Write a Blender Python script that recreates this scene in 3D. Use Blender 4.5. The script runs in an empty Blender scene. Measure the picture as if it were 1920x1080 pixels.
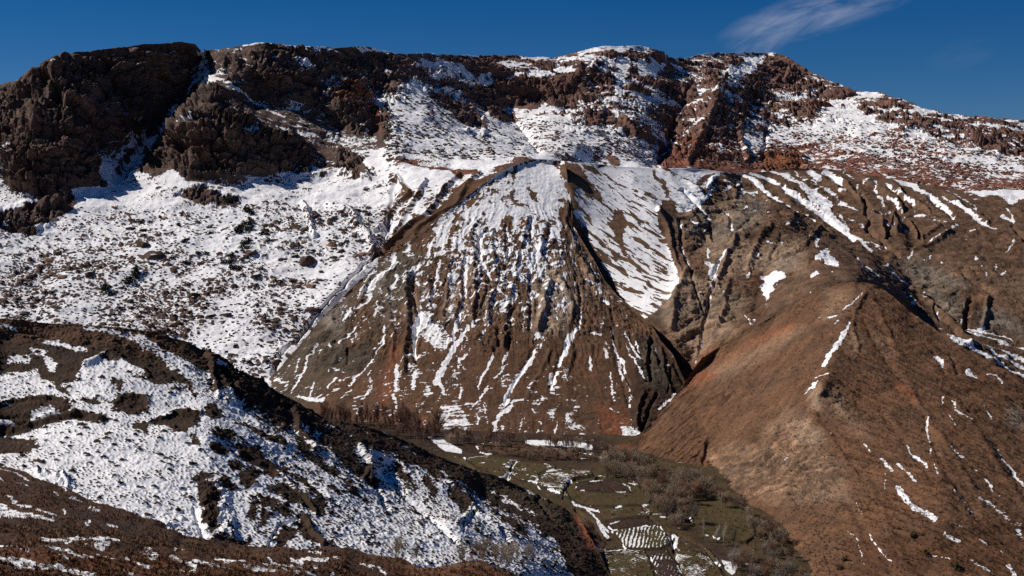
import bpy, math, random
import numpy as np
from mathutils import Vector, Matrix

# ------------------------------------------------------------------ camera, sky, sun
S = bpy.context.scene
F = 2600.0            # focal length in photo pixels (photo is 1920 wide)
CZ = 130.0            # eye height above the valley floor
HV = 400.0            # photo row of the level horizon
cam = bpy.data.objects.new('camera', bpy.data.cameras.new('camera'))
S.collection.objects.link(cam); S.camera = cam
cam.location = (0, 0, CZ); cam.rotation_euler = (math.pi/2, 0, 0)
cam.data.sensor_width = 36; cam.data.lens = 36*F/1920
cam.data.shift_y = -(540-HV)/1920
cam.data.clip_start = 1; cam.data.clip_end = 30000

SUN_EL, SUN_AZ = math.radians(41), math.radians(13)      # AZ: how far ahead of 'straight left'
sd = Vector((-math.cos(SUN_EL)*math.cos(SUN_AZ), math.cos(SUN_EL)*math.sin(SUN_AZ), math.sin(SUN_EL)))
sun = bpy.data.objects.new('sun', bpy.data.lights.new('sun', 'SUN'))
S.collection.objects.link(sun)
sun.data.energy = 4.3; sun.data.angle = math.radians(.5); sun.data.color = (1.0, .93, .84)
sun.rotation_euler = sd.to_track_quat('Z', 'Y').to_euler()
sun.location = (-800, 300, 700)

W = bpy.data.worlds.new('World'); S.world = W; W.use_nodes = True
nt = W.node_tree; nt.nodes.clear()
out = nt.nodes.new('ShaderNodeOutputWorld'); bg = nt.nodes.new('ShaderNodeBackground')
sky = nt.nodes.new('ShaderNodeTexSky'); sky.sky_type = 'NISHITA'; sky.sun_disc = False
sky.sun_elevation = SUN_EL
sky.sun_rotation = math.atan2(sd.x, sd.y)
sky.altitude = 2800; sky.air_density = .9; sky.dust_density = .0; sky.ozone_density = 5.0
bg.inputs['Strength'].default_value = .052
L = nt.links.new
def wn(t, **k):
    n = nt.nodes.new(t)
    for a, b in k.items(): setattr(n, a, b)
    return n
# thin high cirrus, upper right, laid out by direction in the sky
tc = wn('ShaderNodeTexCoord'); sep = wn('ShaderNodeSeparateXYZ'); L(tc.outputs['Generated'], sep.inputs[0])
def wm(op, a, b=None, c=None, clamp=False):
    n = wn('ShaderNodeMath', operation=op); n.use_clamp = clamp
    for i, x in enumerate((a, b, c)):
        if x is None: continue
        if isinstance(x, (int, float)): n.inputs[i].default_value = x
        else: L(x, n.inputs[i])
    return n.outputs[0]
dx = wm('DIVIDE', sep.outputs[0], wm('MAXIMUM', sep.outputs[1], .05))   # tangent-plane sky position
dz = wm('DIVIDE', sep.outputs[2], wm('MAXIMUM', sep.outputs[1], .05))
def wisp(cx, cz, ang, ln, wd, amt):
    c, s = math.cos(ang), math.sin(ang)
    ex = wm('SUBTRACT', dx, cx); ez = wm('SUBTRACT', dz, cz)
    a = wm('ADD', wm('MULTIPLY', ex, c), wm('MULTIPLY', ez, s))
    b = wm('SUBTRACT', wm('MULTIPLY', ez, c), wm('MULTIPLY', ex, s))
    qa = wm('POWER', wm('ABSOLUTE', wm('DIVIDE', a, ln)), 2.0)
    qb = wm('POWER', wm('ABSOLUTE', wm('DIVIDE', b, wd)), 2.0)
    base = wm('SUBTRACT', 1.0, wm('ADD', qa, qb), clamp=True)
    cx_ = wn('ShaderNodeCombineXYZ'); L(wm('MULTIPLY', a, 14), cx_.inputs[0]); L(wm('MULTIPLY', b, 60), cx_.inputs[1])
    nz = wn('ShaderNodeTexNoise'); L(cx_.outputs[0], nz.inputs['Vector'])
    nz.inputs['Scale'].default_value = 1.6; nz.inputs['Detail'].default_value = 7; nz.inputs['Roughness'].default_value = .62
    nz.inputs['Distortion'].default_value = .6
    k = wm('MULTIPLY', wm('SUBTRACT', nz.outputs[0], .34), 2.6, clamp=True)
    return wm('MULTIPLY', wm('MULTIPLY', base, k), amt)
w1 = wisp(.224, .146, math.radians(16), .082, .018, .50)
w2 = wisp(.178, .124, math.radians(40), .036, .018, .24)
w3 = wisp(.325, .115, math.radians(15), .03, .012, .05)
wall = wm('ADD', wm('ADD', w1, w2), w3, clamp=True)
mix = wn('ShaderNodeMix', data_type='RGBA'); L(wall, mix.inputs[0])
hs = wn('ShaderNodeHueSaturation'); hs.inputs['Saturation'].default_value = 1.36; hs.inputs['Value'].default_value = .80; hs.inputs['Hue'].default_value = .507
L(sky.outputs[0], hs.inputs['Color'])
L(hs.outputs[0], mix.inputs[6]); mix.inputs[7].default_value = (7.5, 8.0, 10.0, 1)
L(mix.outputs[2], bg.inputs['Color']); L(bg.outputs[0], out.inputs['Surface'])
vs = S.view_settings; vs.view_transform = 'Standard'; vs.look = 'None'; vs.gamma = 1; vs.exposure = 0.2
S.cycles.use_denoising = False
try:
    S.cycles.max_bounces = 4; S.cycles.diffuse_bounces = 2
except Exception: pass

# ------------------------------------------------------------------ numpy helpers
RS = np.random.RandomState(11)
_ang = RS.rand(256, 256)*2*np.pi
_GX = np.cos(_ang).astype(np.float32); _GY = np.sin(_ang).astype(np.float32)
_R1 = RS.rand(256, 256).astype(np.float32); _R2 = RS.rand(256, 256).astype(np.float32); _R3 = RS.rand(256, 256).astype(np.float32)
def perlin(x, y):
    xi = np.floor(x); yi = np.floor(y); fx = (x-xi).astype(np.float32); fy = (y-yi).astype(np.float32)
    xi = xi.astype(np.int64) & 255; yi = yi.astype(np.int64) & 255; x1 = (xi+1) & 255; y1 = (yi+1) & 255
    u = fx*fx*fx*(fx*(fx*6-15)+10); v = fy*fy*fy*(fy*(fy*6-15)+10)
    a = _GX[xi, yi]*fx+_GY[xi, yi]*fy; b = _GX[x1, yi]*(fx-1)+_GY[x1, yi]*fy
    c = _GX[xi, y1]*fx+_GY[xi, y1]*(fy-1); d = _GX[x1, y1]*(fx-1)+_GY[x1, y1]*(fy-1)
    return ((a+(b-a)*u)+((c+(d-c)*u)-(a+(b-a)*u))*v)*1.5
def fbm(x, y, o=4, g=.5, seed=0, ridged=False):
    s = 0; a = 1; t = 0
    for i in range(o):
        n = perlin(x+seed*17.3+i*31.7, y-seed*9.1+i*13.9)
        if ridged: n = 1-2*np.abs(n)
        s = s+n*a; t += a; a *= g; x = x*2.03; y = y*2.03
    return s/t
def worley(x, y, seed=0, jit=.9, full=False):
    """F1, F2 distances and a random id of the nearest cell"""
    x = x+seed*7.7; y = y+seed*3.1
    xi = np.floor(x).astype(np.int64); yi = np.floor(y).astype(np.int64)
    f1 = np.full(x.shape, 9, np.float32); f2 = f1.copy(); idn = np.zeros(x.shape, np.float32); ox = idn.copy(); oy = idn.copy()
    for dx_ in (-1, 0, 1):
        for dy_ in (-1, 0, 1):
            cx = xi+dx_; cy = yi+dy_; a = cx & 255; b = cy & 255
            ex = (x-cx-.5-(_R1[a, b]-.5)*jit).astype(np.float32); ey = (y-cy-.5-(_R2[a, b]-.5)*jit).astype(np.float32)
            d = np.sqrt(ex*ex+ey*ey)
            m = d < f1; ox = np.where(m, ex, ox); oy = np.where(m, ey, oy)
            f2 = np.where(m, f1, np.minimum(f2, d)); idn = np.where(m, _R3[a, b], idn); f1 = np.where(m, d, f1)
    if full: return f1, f2, idn, ox, oy
    return f1, f2, idn
def facets(x, y, seed, tilt=1.0):
    """broken rock faces: every cell a tilted plane, steps between them"""
    f1, f2, i, ox, oy = worley(x, y, seed, .95, True)
    a = i*37.7 % 1*2-1; b = i*91.3 % 1*2-1
    return (i-.5)*.6+tilt*(ox*a+oy*b)-.25*(f2-f1 < .06)
def sstep(a, b, x):
    t = np.clip((x-a)/(b-a), 0, 1); return t*t*(3-2*t)
def blur(a, n):
    for _ in range(n):
        p = np.pad(a, 1, mode='edge')
        a = (p[:-2, 1:-1]+2*p[1:-1, 1:-1]+p[2:, 1:-1])/4
        p = np.pad(a, 1, mode='edge')
        a = (p[1:-1, :-2]+2*p[1:-1, 1:-1]+p[1:-1, 2:])/4
    return a
CU0, CU1, CV0, CV1, CS = -240, 2160, 0, 1260, 2.0
CW, CH = int((CU1-CU0)/CS), int((CV1-CV0)/CS)
def sample(c, u, v):
    x = np.clip((u-CU0)/CS, 0, CW-1.001); y = np.clip((v-CV0)/CS, 0, CH-1.001)
    xi = x.astype(np.int64); yi = y.astype(np.int64); fx = (x-xi); fy = (y-yi)
    if c.ndim == 3: fx = fx[..., None]; fy = fy[..., None]
    return (c[yi, xi]*(1-fx)+c[yi, xi+1]*fx)*(1-fy)+(c[yi+1, xi]*(1-fx)+c[yi+1, xi+1]*fx)*fy
def seg_mask(pts, ws, soft):
    """soft line mask on the canvas; ws = half widths in px per point"""
    pts = np.array(pts, float); ws = np.array(ws, float)
    if len(pts) == 1: pts = np.vstack([pts, pts+.1]); ws = np.array([ws[0]]*2)
    m = ws.max()*1.5+6
    x0 = max(0, int((pts[:, 0].min()-m-CU0)/CS)); x1 = min(CW, int((pts[:, 0].max()+m-CU0)/CS)+2)
    y0 = max(0, int((pts[:, 1].min()-m-CV0)/CS)); y1 = min(CH, int((pts[:, 1].max()+m-CV0)/CS)+2)
    if x1 <= x0 or y1 <= y0: return None
    gx, gy = np.meshgrid(CU0+np.arange(x0, x1)*CS, CV0+np.arange(y0, y1)*CS)
    out = np.zeros(gx.shape)
    for i in range(len(pts)-1):
        ax, ay = pts[i]; bx, by = pts[i+1]; ex, ey = bx-ax, by-ay; l2 = ex*ex+ey*ey+1e-9
        t = np.clip(((gx-ax)*ex+(gy-ay)*ey)/l2, 0, 1)
        d = np.hypot(gx-ax-t*ex, gy-ay-t*ey); w = ws[i]+(ws[i+1]-ws[i])*t
        q = 1-d/np.maximum(w, .01)
        out = np.maximum(out, np.clip(q/soft if soft <= 1 else (w*(1+0)-d)/soft+.5, 0, 1))
    return (slice(y0, y1), slice(x0, x1)), out
def poly_mask(pts, soft):
    pts = np.array(pts, float)
    m = soft+4
    x0 = max(0, int((pts[:, 0].min()-m-CU0)/CS)); x1 = min(CW, int((pts[:, 0].max()+m-CU0)/CS)+2)
    y0 = max(0, int((pts[:, 1].min()-m-CV0)/CS)); y1 = min(CH, int((pts[:, 1].max()+m-CV0)/CS)+2)
    gx, gy = np.meshgrid(CU0+np.arange(x0, x1)*CS, CV0+np.arange(y0, y1)*CS)
    ins = np.zeros(gx.shape, bool); dist = np.full(gx.shape, 1e9)
    n = len(pts)
    for i in range(n):
        ax, ay = pts[i]; bx, by = pts[(i+1) % n]
        if ay != by:
            c = ((ay > gy) != (by > gy)) & (gx < (bx-ax)*(gy-ay)/(by-ay)+ax); ins ^= c
        ex, ey = bx-ax, by-ay; l2 = ex*ex+ey*ey+1e-9
        t = np.clip(((gx-ax)*ex+(gy-ay)*ey)/l2, 0, 1)
        dist = np.minimum(dist, np.hypot(gx-ax-t*ex, gy-ay-t*ey))
    sdist = np.where(ins, dist, -dist)
    return (slice(y0, y1), slice(x0, x1)), np.clip(sdist/soft+.5, 0, 1)
def parse(txt):
    """'@x0 y0 s' sets a frame; 'w v : x y x y ..' a line of width w; 'P v : ...' a filled area"""
    ox = oy = 0.; sc = 1.
    for ln in txt.replace(';', '\n').split('\n'):
        ln = ln.strip()
        if not ln: continue
        if ln[0] == '@': ox, oy, sc = [float(q) for q in ln[1:].split()]; continue
        h, b = ln.split(':'); h = h.split(); p = [float(q) for q in b.split()]
        pts = [(ox+p[i]/sc, oy+p[i+1]/sc) for i in range(0, len(p), 2)]
        ws = None
        if h[0] != 'P':
            ww = [float(q)/sc/2 for q in h[0].split(',')]
            ws = np.interp(np.linspace(0, 1, max(len(pts), 1)), np.linspace(0, 1, len(ww)), ww) if len(ww) > 1 else [ww[0]]*len(pts)
        yield ws, h[1], pts
def paint(c, txt, pal=None, soft=3.0):
    for ws, val, pts in parse(txt):
        r = poly_mask(pts, soft*1.6) if ws is None else seg_mask(pts, [max(w, 1.1) for w in ws], soft)
        if r is None: continue
        sl, m = r
        val = np.array(pal[val]) if pal else float(val)
        if pal: m = m[..., None]
        c[sl] = c[sl]*(1-m)+val*m
    return c
def carve(c, txt):
    for ws, val, pts in parse(txt):
        r = seg_mask(pts, ws, 1.0)
        if r is None: continue
        sl, m = r; val = float(val); m = m*m*(3-2*m)*.5+m*.5
        c[sl] = np.where(np.abs(val*m) > np.abs(c[sl]), val*m, c[sl])
    return c

# ------------------------------------------------------------------ distances, filled in between surveyed lines
def solve(lines):
    st = 8.0; w = int((CU1-CU0)/st)+1; h = int((CV1-CV0)/st)+1
    fixed = np.zeros((h, w), bool); val = np.zeros((h, w)); cnt = np.zeros((h, w))
    for ln in lines:
        ln = np.array(ln, float).reshape(-1, 3)
        for i in range(max(1, len(ln)-1)):
            a = ln[i]; b = ln[min(i+1, len(ln)-1)]
            n = int(max(abs(b[0]-a[0]), abs(b[1]-a[1]))/4)+1
            for t in np.linspace(0, 1, n+1):
                u = a[0]+(b[0]-a[0])*t; v = a[1]+(b[1]-a[1])*t; q = 1/a[2]+(1/b[2]-1/a[2])*t
                x = int(round((u-CU0)/st)); y = int(round((v-CV0)/st))
                if 0 <= x < w and 0 <= y < h: val[y, x] += q; cnt[y, x] += 1
    fixed = cnt > 0; val[fixed] /= cnt[fixed]
    # coarse to fine
    lev = []
    f, q = fixed.copy(), np.where(fixed, val, 0.)
    c = fixed.astype(float)
    lev.append((c, q))
    while min(c.shape) > 6:
        hh, ww = (c.shape[0]+1)//2, (c.shape[1]+1)//2
        c2 = np.zeros((hh*2, ww*2)); q2 = np.zeros((hh*2, ww*2)); c2[:c.shape[0], :c.shape[1]] = c; q2[:c.shape[0], :c.shape[1]] = q*c
        cs = c2.reshape(hh, 2, ww, 2).sum((1, 3)); qs = q2.reshape(hh, 2, ww, 2).sum((1, 3))
        q = np.where(cs > 0, qs/np.maximum(cs, 1e-9), 0); c = (cs > 0).astype(float); lev.append((c, q))
    cur = None
    for c, q in reversed(lev):
        hh, ww = c.shape
        if cur is None: cur = np.full((hh, ww), q[c > 0].mean())
        else: cur = np.repeat(np.repeat(cur, 2, 0), 2, 1)[:hh, :ww]
        m = c > 0
        for _ in range(160):
            cur = np.where(m, q, cur); p = np.pad(cur, 1, mode='edge')
            cur = (p[:-2, 1:-1]+p[2:, 1:-1]+p[1:-1, :-2]+p[1:-1, 2:])/4
        cur = np.where(m, q, cur)
    # to canvas resolution, rounded a little
    yy = (np.arange(CH)*CS/st); xx = (np.arange(CW)*CS/st)
    y0 = np.clip(yy.astype(int), 0, h-2); x0 = np.clip(xx.astype(int), 0, w-2); fy = (yy-y0)[:, None]; fx = (xx-x0)[None]
    g = (cur[y0][:, x0]*(1-fx)+cur[y0][:, x0+1]*fx)*(1-fy)+(cur[y0+1][:, x0]*(1-fx)+cur[y0+1][:, x0+1]*fx)*fy
    return blur(g, 14)

def place(u, v, r):
    return np.stack([r*(u-960)/F, r*np.ones_like(u), CZ+r*(HV-v)/F], -1)
def normals(P):
    du = np.gradient(P, axis=1); dv = np.gradient(P, axis=0)
    n = np.cross(dv, du); n /= np.linalg.norm(n, axis=-1, keepdims=True)+1e-12
    s = np.sign(-(n[..., 1])+n[..., 2]*.5); s[s == 0] = 1
    return n*s[..., None]
def npl(p):
    p = np.array(p, float).reshape(-1, 2); return p[:, 0], p[:, 1]

SHEETS = {}
class Sheet: pass
def add_mesh(name, P, faces, attrs, mat, kind='structure', parent=None, smooth=True):
    me = bpy.data.meshes.new(name)
    nv = len(P); k = faces.shape[1]
    me.vertices.add(nv); me.vertices.foreach_set('co', np.ascontiguousarray(P, np.float32).ravel())
    me.loops.add(faces.size); me.loops.foreach_set('vertex_index', faces.astype(np.int32).ravel())
    me.polygons.add(len(faces)); me.polygons.foreach_set('loop_start', (np.arange(len(faces))*k).astype(np.int32))
    me.polygons.foreach_set('loop_total', np.full(len(faces), k, np.int32))
    me.polygons.foreach_set('use_smooth', np.full(len(faces), smooth))
    for an, av in attrs.items():
        if av.ndim == 1:
            a = me.attributes.new(an, 'FLOAT', 'POINT'); a.data.foreach_set('value', av.astype(np.float32))
        else:
            a = me.attributes.new(an, 'FLOAT_COLOR', 'POINT')
            a.data.foreach_set('color', np.concatenate([av, np.ones((nv, 1))], 1).astype(np.float32).ravel())
    me.update(calc_edges=True)
    me.materials.append(mat)
    o = bpy.data.objects.new(name, me); S.collection.objects.link(o)
    if kind: o['kind'] = kind
    if parent: o.parent = parent
    return o
def smooth_normals(P, rad=14):
    n = normals(P)
    for ax in (0, 1):
        for _ in range(2):
            p = np.pad(n, [(rad+1, rad) if a == ax else (0, 0) for a in range(3)], mode='edge'); c = np.cumsum(p, axis=ax)
            k = n.shape[ax]; hi = np.take(c, np.arange(2*rad+1, 2*rad+1+k), axis=ax); lo = np.take(c, np.arange(0, k), axis=ax); n = (hi-lo)/(2*rad+1)
    return n/(np.linalg.norm(n, axis=-1, keepdims=True)+1e-9)
def build_sheet(name, u0, u1, top, bot, lines, relief, look, mat, du=1.5, dv=1.5, back=(40, .6), splits=None, smooth=True):
    tu, tv = npl(top); bu, bv = npl(bot)
    nu = int((u1-u0)/du)+1
    us = np.linspace(u0, u1, nu); tt = np.interp(us, tu, tv); bb = np.interp(us, bu, bv)
    ntv = int((bb-tt).max()/dv)+1
    t = np.linspace(0, 1, ntv)[:, None]
    U = np.repeat(us[None], ntv, 0); V = tt[None]+(bb-tt)[None]*t
    q = solve(lines); R = 1/sample(q, U, V)
    P = place(U, V, R); N = smooth_normals(P)
    sh = Sheet(); sh.name = name; sh.us = us; sh.tt = tt; sh.bb = bb; sh.U = U; sh.V = V; sh.N = N
    X = P[..., 0]; Y = P[..., 1]+P[..., 2]
    h = relief(X, Y, U, V, P)
    P = P+N*h[..., None]; sh.P = P; sh.h = h; sh.R = R
    N2 = normals(P)
    snow, col = look(X, Y, U, V, P, N2, h); rock = SHEETS.get('_', {}).pop('rock', np.zeros_like(h))
    sh.snow = snow; SHEETS[name] = sh
    # the far side of the crest
    d, sl = back; rows = []
    ks = np.array([1, .7, .45, .25, .12, .05, .02])*d
    for k in ks:
        b = P[0].copy(); kn = 1+.25*fbm(us/60., us*0+k*.1, 3)
        b[:, 1] += k; b[:, 0] *= 1+k/b[:, 1]*.5; b[:, 2] -= k*sl*kn
        rows.append(b)
    PP = np.concatenate([np.array(rows), P], 0)
    sn = np.concatenate([np.repeat(snow[:1], len(ks), 0), snow], 0)
    rk_ = np.concatenate([np.repeat(rock[:1], len(ks), 0), rock], 0)
    cl = np.concatenate([np.repeat(col[:1], len(ks), 0), col], 0)
    H, Wd = PP.shape[:2]; idx = np.arange(H*Wd).reshape(H, Wd)
    fc = np.stack([idx[:-1, :-1], idx[1:, :-1], idx[1:, 1:], idx[:-1, 1:]], -1).reshape(-1, 4)
    att = {'snow': sn.ravel(), 'tint': cl.reshape(-1, 3), 'rock': rk_.ravel()}
    if splits is None:
        o = add_mesh(name, PP.reshape(-1, 3), fc, att, mat, smooth=smooth); sh.obj = o
    else:
        ids = splits(U, V); ids = np.concatenate([np.zeros((len(ks), Wd), int), ids], 0)
        fid = ids[:-1, :-1].ravel(); pf = PP.reshape(-1, 3)
        for k in np.unique(fid):
            f = fc[fid == k]; used, inv = np.unique(f.ravel(), return_inverse=True)
            nm = name if k == 0 else 'terraced_field'
            o = add_mesh(nm, pf[used], inv.reshape(-1, 4), {a: b[used] for a, b in att.items()}, mat)
            if k == 0: sh.obj = o
            else:
                o['label_id'] = int(k)
                SHEETS.setdefault('fields', {})[int(k)] = o
    return sh
def on(name, u, v):
    """ground point of a sheet under photo position u, v"""
    s = SHEETS[name]
    x = np.clip((u-s.us[0])/(s.us[1]-s.us[0]), 0, len(s.us)-1.01); xi = int(x); f = x-xi
    t0 = s.tt[xi]*(1-f)+s.tt[xi+1]*f; b0 = s.bb[xi]*(1-f)+s.bb[xi+1]*f
    y = np.clip((v-t0)/(b0-t0), 0, 1)*(s.P.shape[0]-1.001); yi = int(y); g = y-yi
    return (s.P[yi, xi]*(1-f)+s.P[yi, xi+1]*f)*(1-g)+(s.P[yi+1, xi]*(1-f)+s.P[yi+1, xi+1]*f)*g

# ------------------------------------------------------------------ materials
def terrain_mat(name, fine=1.0, bump=.5, snow_soft=.12, snow_fine=.25, sscale=1.2, stretch=1.0):
    m = bpy.data.materials.new(name); m.use_nodes = True; t = m.node_tree; t.nodes.clear(); k = t.links.new
    o = t.nodes.new('ShaderNodeOutputMaterial'); b = t.nodes.new('ShaderNodeBsdfPrincipled'); k(b.outputs[0], o.inputs[0])
    co = t.nodes.new('ShaderNodeTexCoord'); mp = t.nodes.new('ShaderNodeMapping'); k(co.outputs['Object'], mp.inputs[0])
    mp.inputs['Scale'].default_value = (1, 1/stretch, 1/stretch)
    def noise(sc, det, ro=.6):
        n = t.nodes.new('ShaderNodeTexNoise'); k(mp.outputs[0], n.inputs['Vector']); n.inputs['Scale'].default_value = sc
        n.inputs['Detail'].default_value = det; n.inputs['Roughness'].default_value = ro; return n.outputs[0]
    def mth(op, a, b_=None, c=None):
        n = t.nodes.new('ShaderNodeMath'); n.operation = op
        for i, x in enumerate((a, b_, c)):
            if x is None: continue
            if isinstance(x, (int, float)): n.inputs[i].default_value = x
            else: k(x, n.inputs[i])
        return n.outputs[0]
    n1 = noise(.55*fine, 8, .74); n2 = noise(.12*fine, 5)
    a = t.nodes.new('ShaderNodeAttribute'); a.attribute_name = 'tint'
    sa = t.nodes.new('ShaderNodeAttribute'); sa.attribute_name = 'snow'
    ns = noise(sscale, 5, .65)
    sv = mth('ADD', sa.outputs['Fac'], mth('MULTIPLY', mth('SUBTRACT', ns, .5), snow_fine*4))
    mr = t.nodes.new('ShaderNodeMapRange'); mr.interpolation_type = 'SMOOTHSTEP'; k(sv, mr.inputs[0])
    mr.inputs[1].default_value = -snow_soft; mr.inputs[2].default_value = snow_soft
    var = mth('MAXIMUM', .25, mth('ADD', -.25, mth('ADD', mth('MULTIPLY', n1, 1.9), mth('MULTIPLY', n2, .6))))
    # broken faces of bare rock: every block its own tone and tilt
    ra = t.nodes.new('ShaderNodeAttribute'); ra.attribute_name = 'rock'; vt = []
    for sc_, st_ in ((.17, .7), (.42, .75)):
        m2 = t.nodes.new('ShaderNodeMapping'); k(co.outputs['Object'], m2.inputs[0]); m2.inputs['Scale'].default_value = (sc_, sc_, sc_*st_)
        nv = t.nodes.new('ShaderNodeTexNoise'); k(m2.outputs[0], nv.inputs['Vector']); nv.inputs['Scale'].default_value = 1.3; nv.inputs['Detail'].default_value = 3
        mv = t.nodes.new('ShaderNodeMix'); mv.data_type = 'VECTOR'; mv.inputs[0].default_value = .35; k(m2.outputs[0], mv.inputs[4]); k(nv.outputs['Color'], mv.inputs[5])
        vo = t.nodes.new('ShaderNodeTexVoronoi'); k(mv.outputs[1], vo.inputs['Vector']); vo.inputs['Scale'].default_value = 1.5
        sp = t.nodes.new('ShaderNodeSeparateColor'); k(vo.outputs['Color'], sp.inputs[0]); vt.append(sp.outputs[0])
        dd = t.nodes.new('ShaderNodeVectorMath'); dd.operation = 'SUBTRACT'; k(mv.outputs[1], dd.inputs[0]); k(vo.outputs['Position'], dd.inputs[1])
        dt = t.nodes.new('ShaderNodeVectorMath'); dt.operation = 'DOT_PRODUCT'; k(dd.outputs[0], dt.inputs[0]); c2 = t.nodes.new('ShaderNodeVectorMath'); c2.operation = 'SUBTRACT'; k(vo.outputs['Color'], c2.inputs[0]); c2.inputs[1].default_value = (.5, .5, .5)
        k(c2.outputs[0], dt.inputs[1]); vt.append(mth('ADD', sp.outputs[1], mth('MULTIPLY', dt.outputs['Value'], 1.5)))
    rvar = mth('ADD', mth('MULTIPLY', mth('SUBTRACT', vt[0], .5), .55), mth('MULTIPLY', mth('SUBTRACT', vt[2], .5), .45))
    rh = mth('MULTIPLY', mth('ADD', mth('MULTIPLY', vt[1], 1.6), mth('MULTIPLY', vt[3], .8)), ra.outputs['Fac'])
    var = mth('MULTIPLY', var, mth('ADD', 1.0, mth('MULTIPLY', rvar, ra.outputs['Fac'])))
    vm = t.nodes.new('ShaderNodeVectorMath'); vm.operation = 'SCALE'; k(a.outputs['Color'], vm.inputs[0]); k(var, vm.inputs['Scale'])
    mx = t.nodes.new('ShaderNodeMix'); mx.data_type = 'RGBA'; k(mr.outputs[0], mx.inputs[0]); k(vm.outputs[0], mx.inputs[6])
    mx.inputs[7].default_value = (.80, .80, .82, 1)
    k(mx.outputs[2], b.inputs['Base Color'])
    b.inputs['Roughness'].default_value = .9; b.inputs['Specular IOR Level'].default_value = .15
    bp = t.nodes.new('ShaderNodeBump'); bp.inputs['Strength'].default_value = bump; bp.inputs['Distance'].default_value = .8/fine
    hh = mth('ADD', mth('MULTIPLY', n1, mth('SUBTRACT', 1.0, mth('MULTIPLY', mr.outputs[0], .75))), mth('MULTIPLY', mr.outputs[0], .15))
    hh = mth('ADD', hh, mth('MULTIPLY', rh, mth('SUBTRACT', 1.0, mr.outputs[0])))
    k(hh, bp.inputs['Height']); k(bp.outputs[0], b.inputs['Normal'])
    return m
# ------------------------------------------------------------------ colours of soil and rock
PAL = dict(brown=(.100,.052,.029), s3b=(.135,.078,.048), ol5=(.060,.041,.025), dk=(.040,.023,.015), rock=(.26,.178,.120), grey=(.18,.142,.110), cliff=(.095,.060,.047),
           red=(.175,.066,.042), olive=(.082,.059,.040), black=(.03,.02,.017), tan=(.165,.100,.062), rust=(.18,.066,.032), s4d=(.078,.038,.020),
           mauve=(.145,.080,.062), turf=(.060,.050,.017), fl=(.062,.042,.020), s5=(.045,.026,.016), s6=(.062,.032,.018), s6r=(.12,.05,.025), mud=(.05,.029,.020))
def colour(U, V, X, Y, base, txt, warp=8, ws=.03, var=(.25, .03), mottle=None):
    c = np.zeros((CH, CW, 3)); c[:] = PAL[base]; paint(c, txt, PAL, 14)
    wu = fbm(X*ws, Y*ws, 4, .6, 3)*warp; wv = fbm(X*ws, Y*ws, 4, .6, 5)*warp
    col = sample(c, U+wu, V+wv)
    n = fbm(X*var[1], Y*var[1], 5, .6, 9); n2 = fbm(X*var[1]*.4, Y*var[1]*.4, 3, .5, 12)
    col = col*(1+n[..., None]*var[0]*1.6)
    col = col*(1+n2[..., None]*np.array([.22, .12, .02]))
    return np.clip(col, .01, .9)
SN = {}   # snow patches, DSL text per sheet
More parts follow.
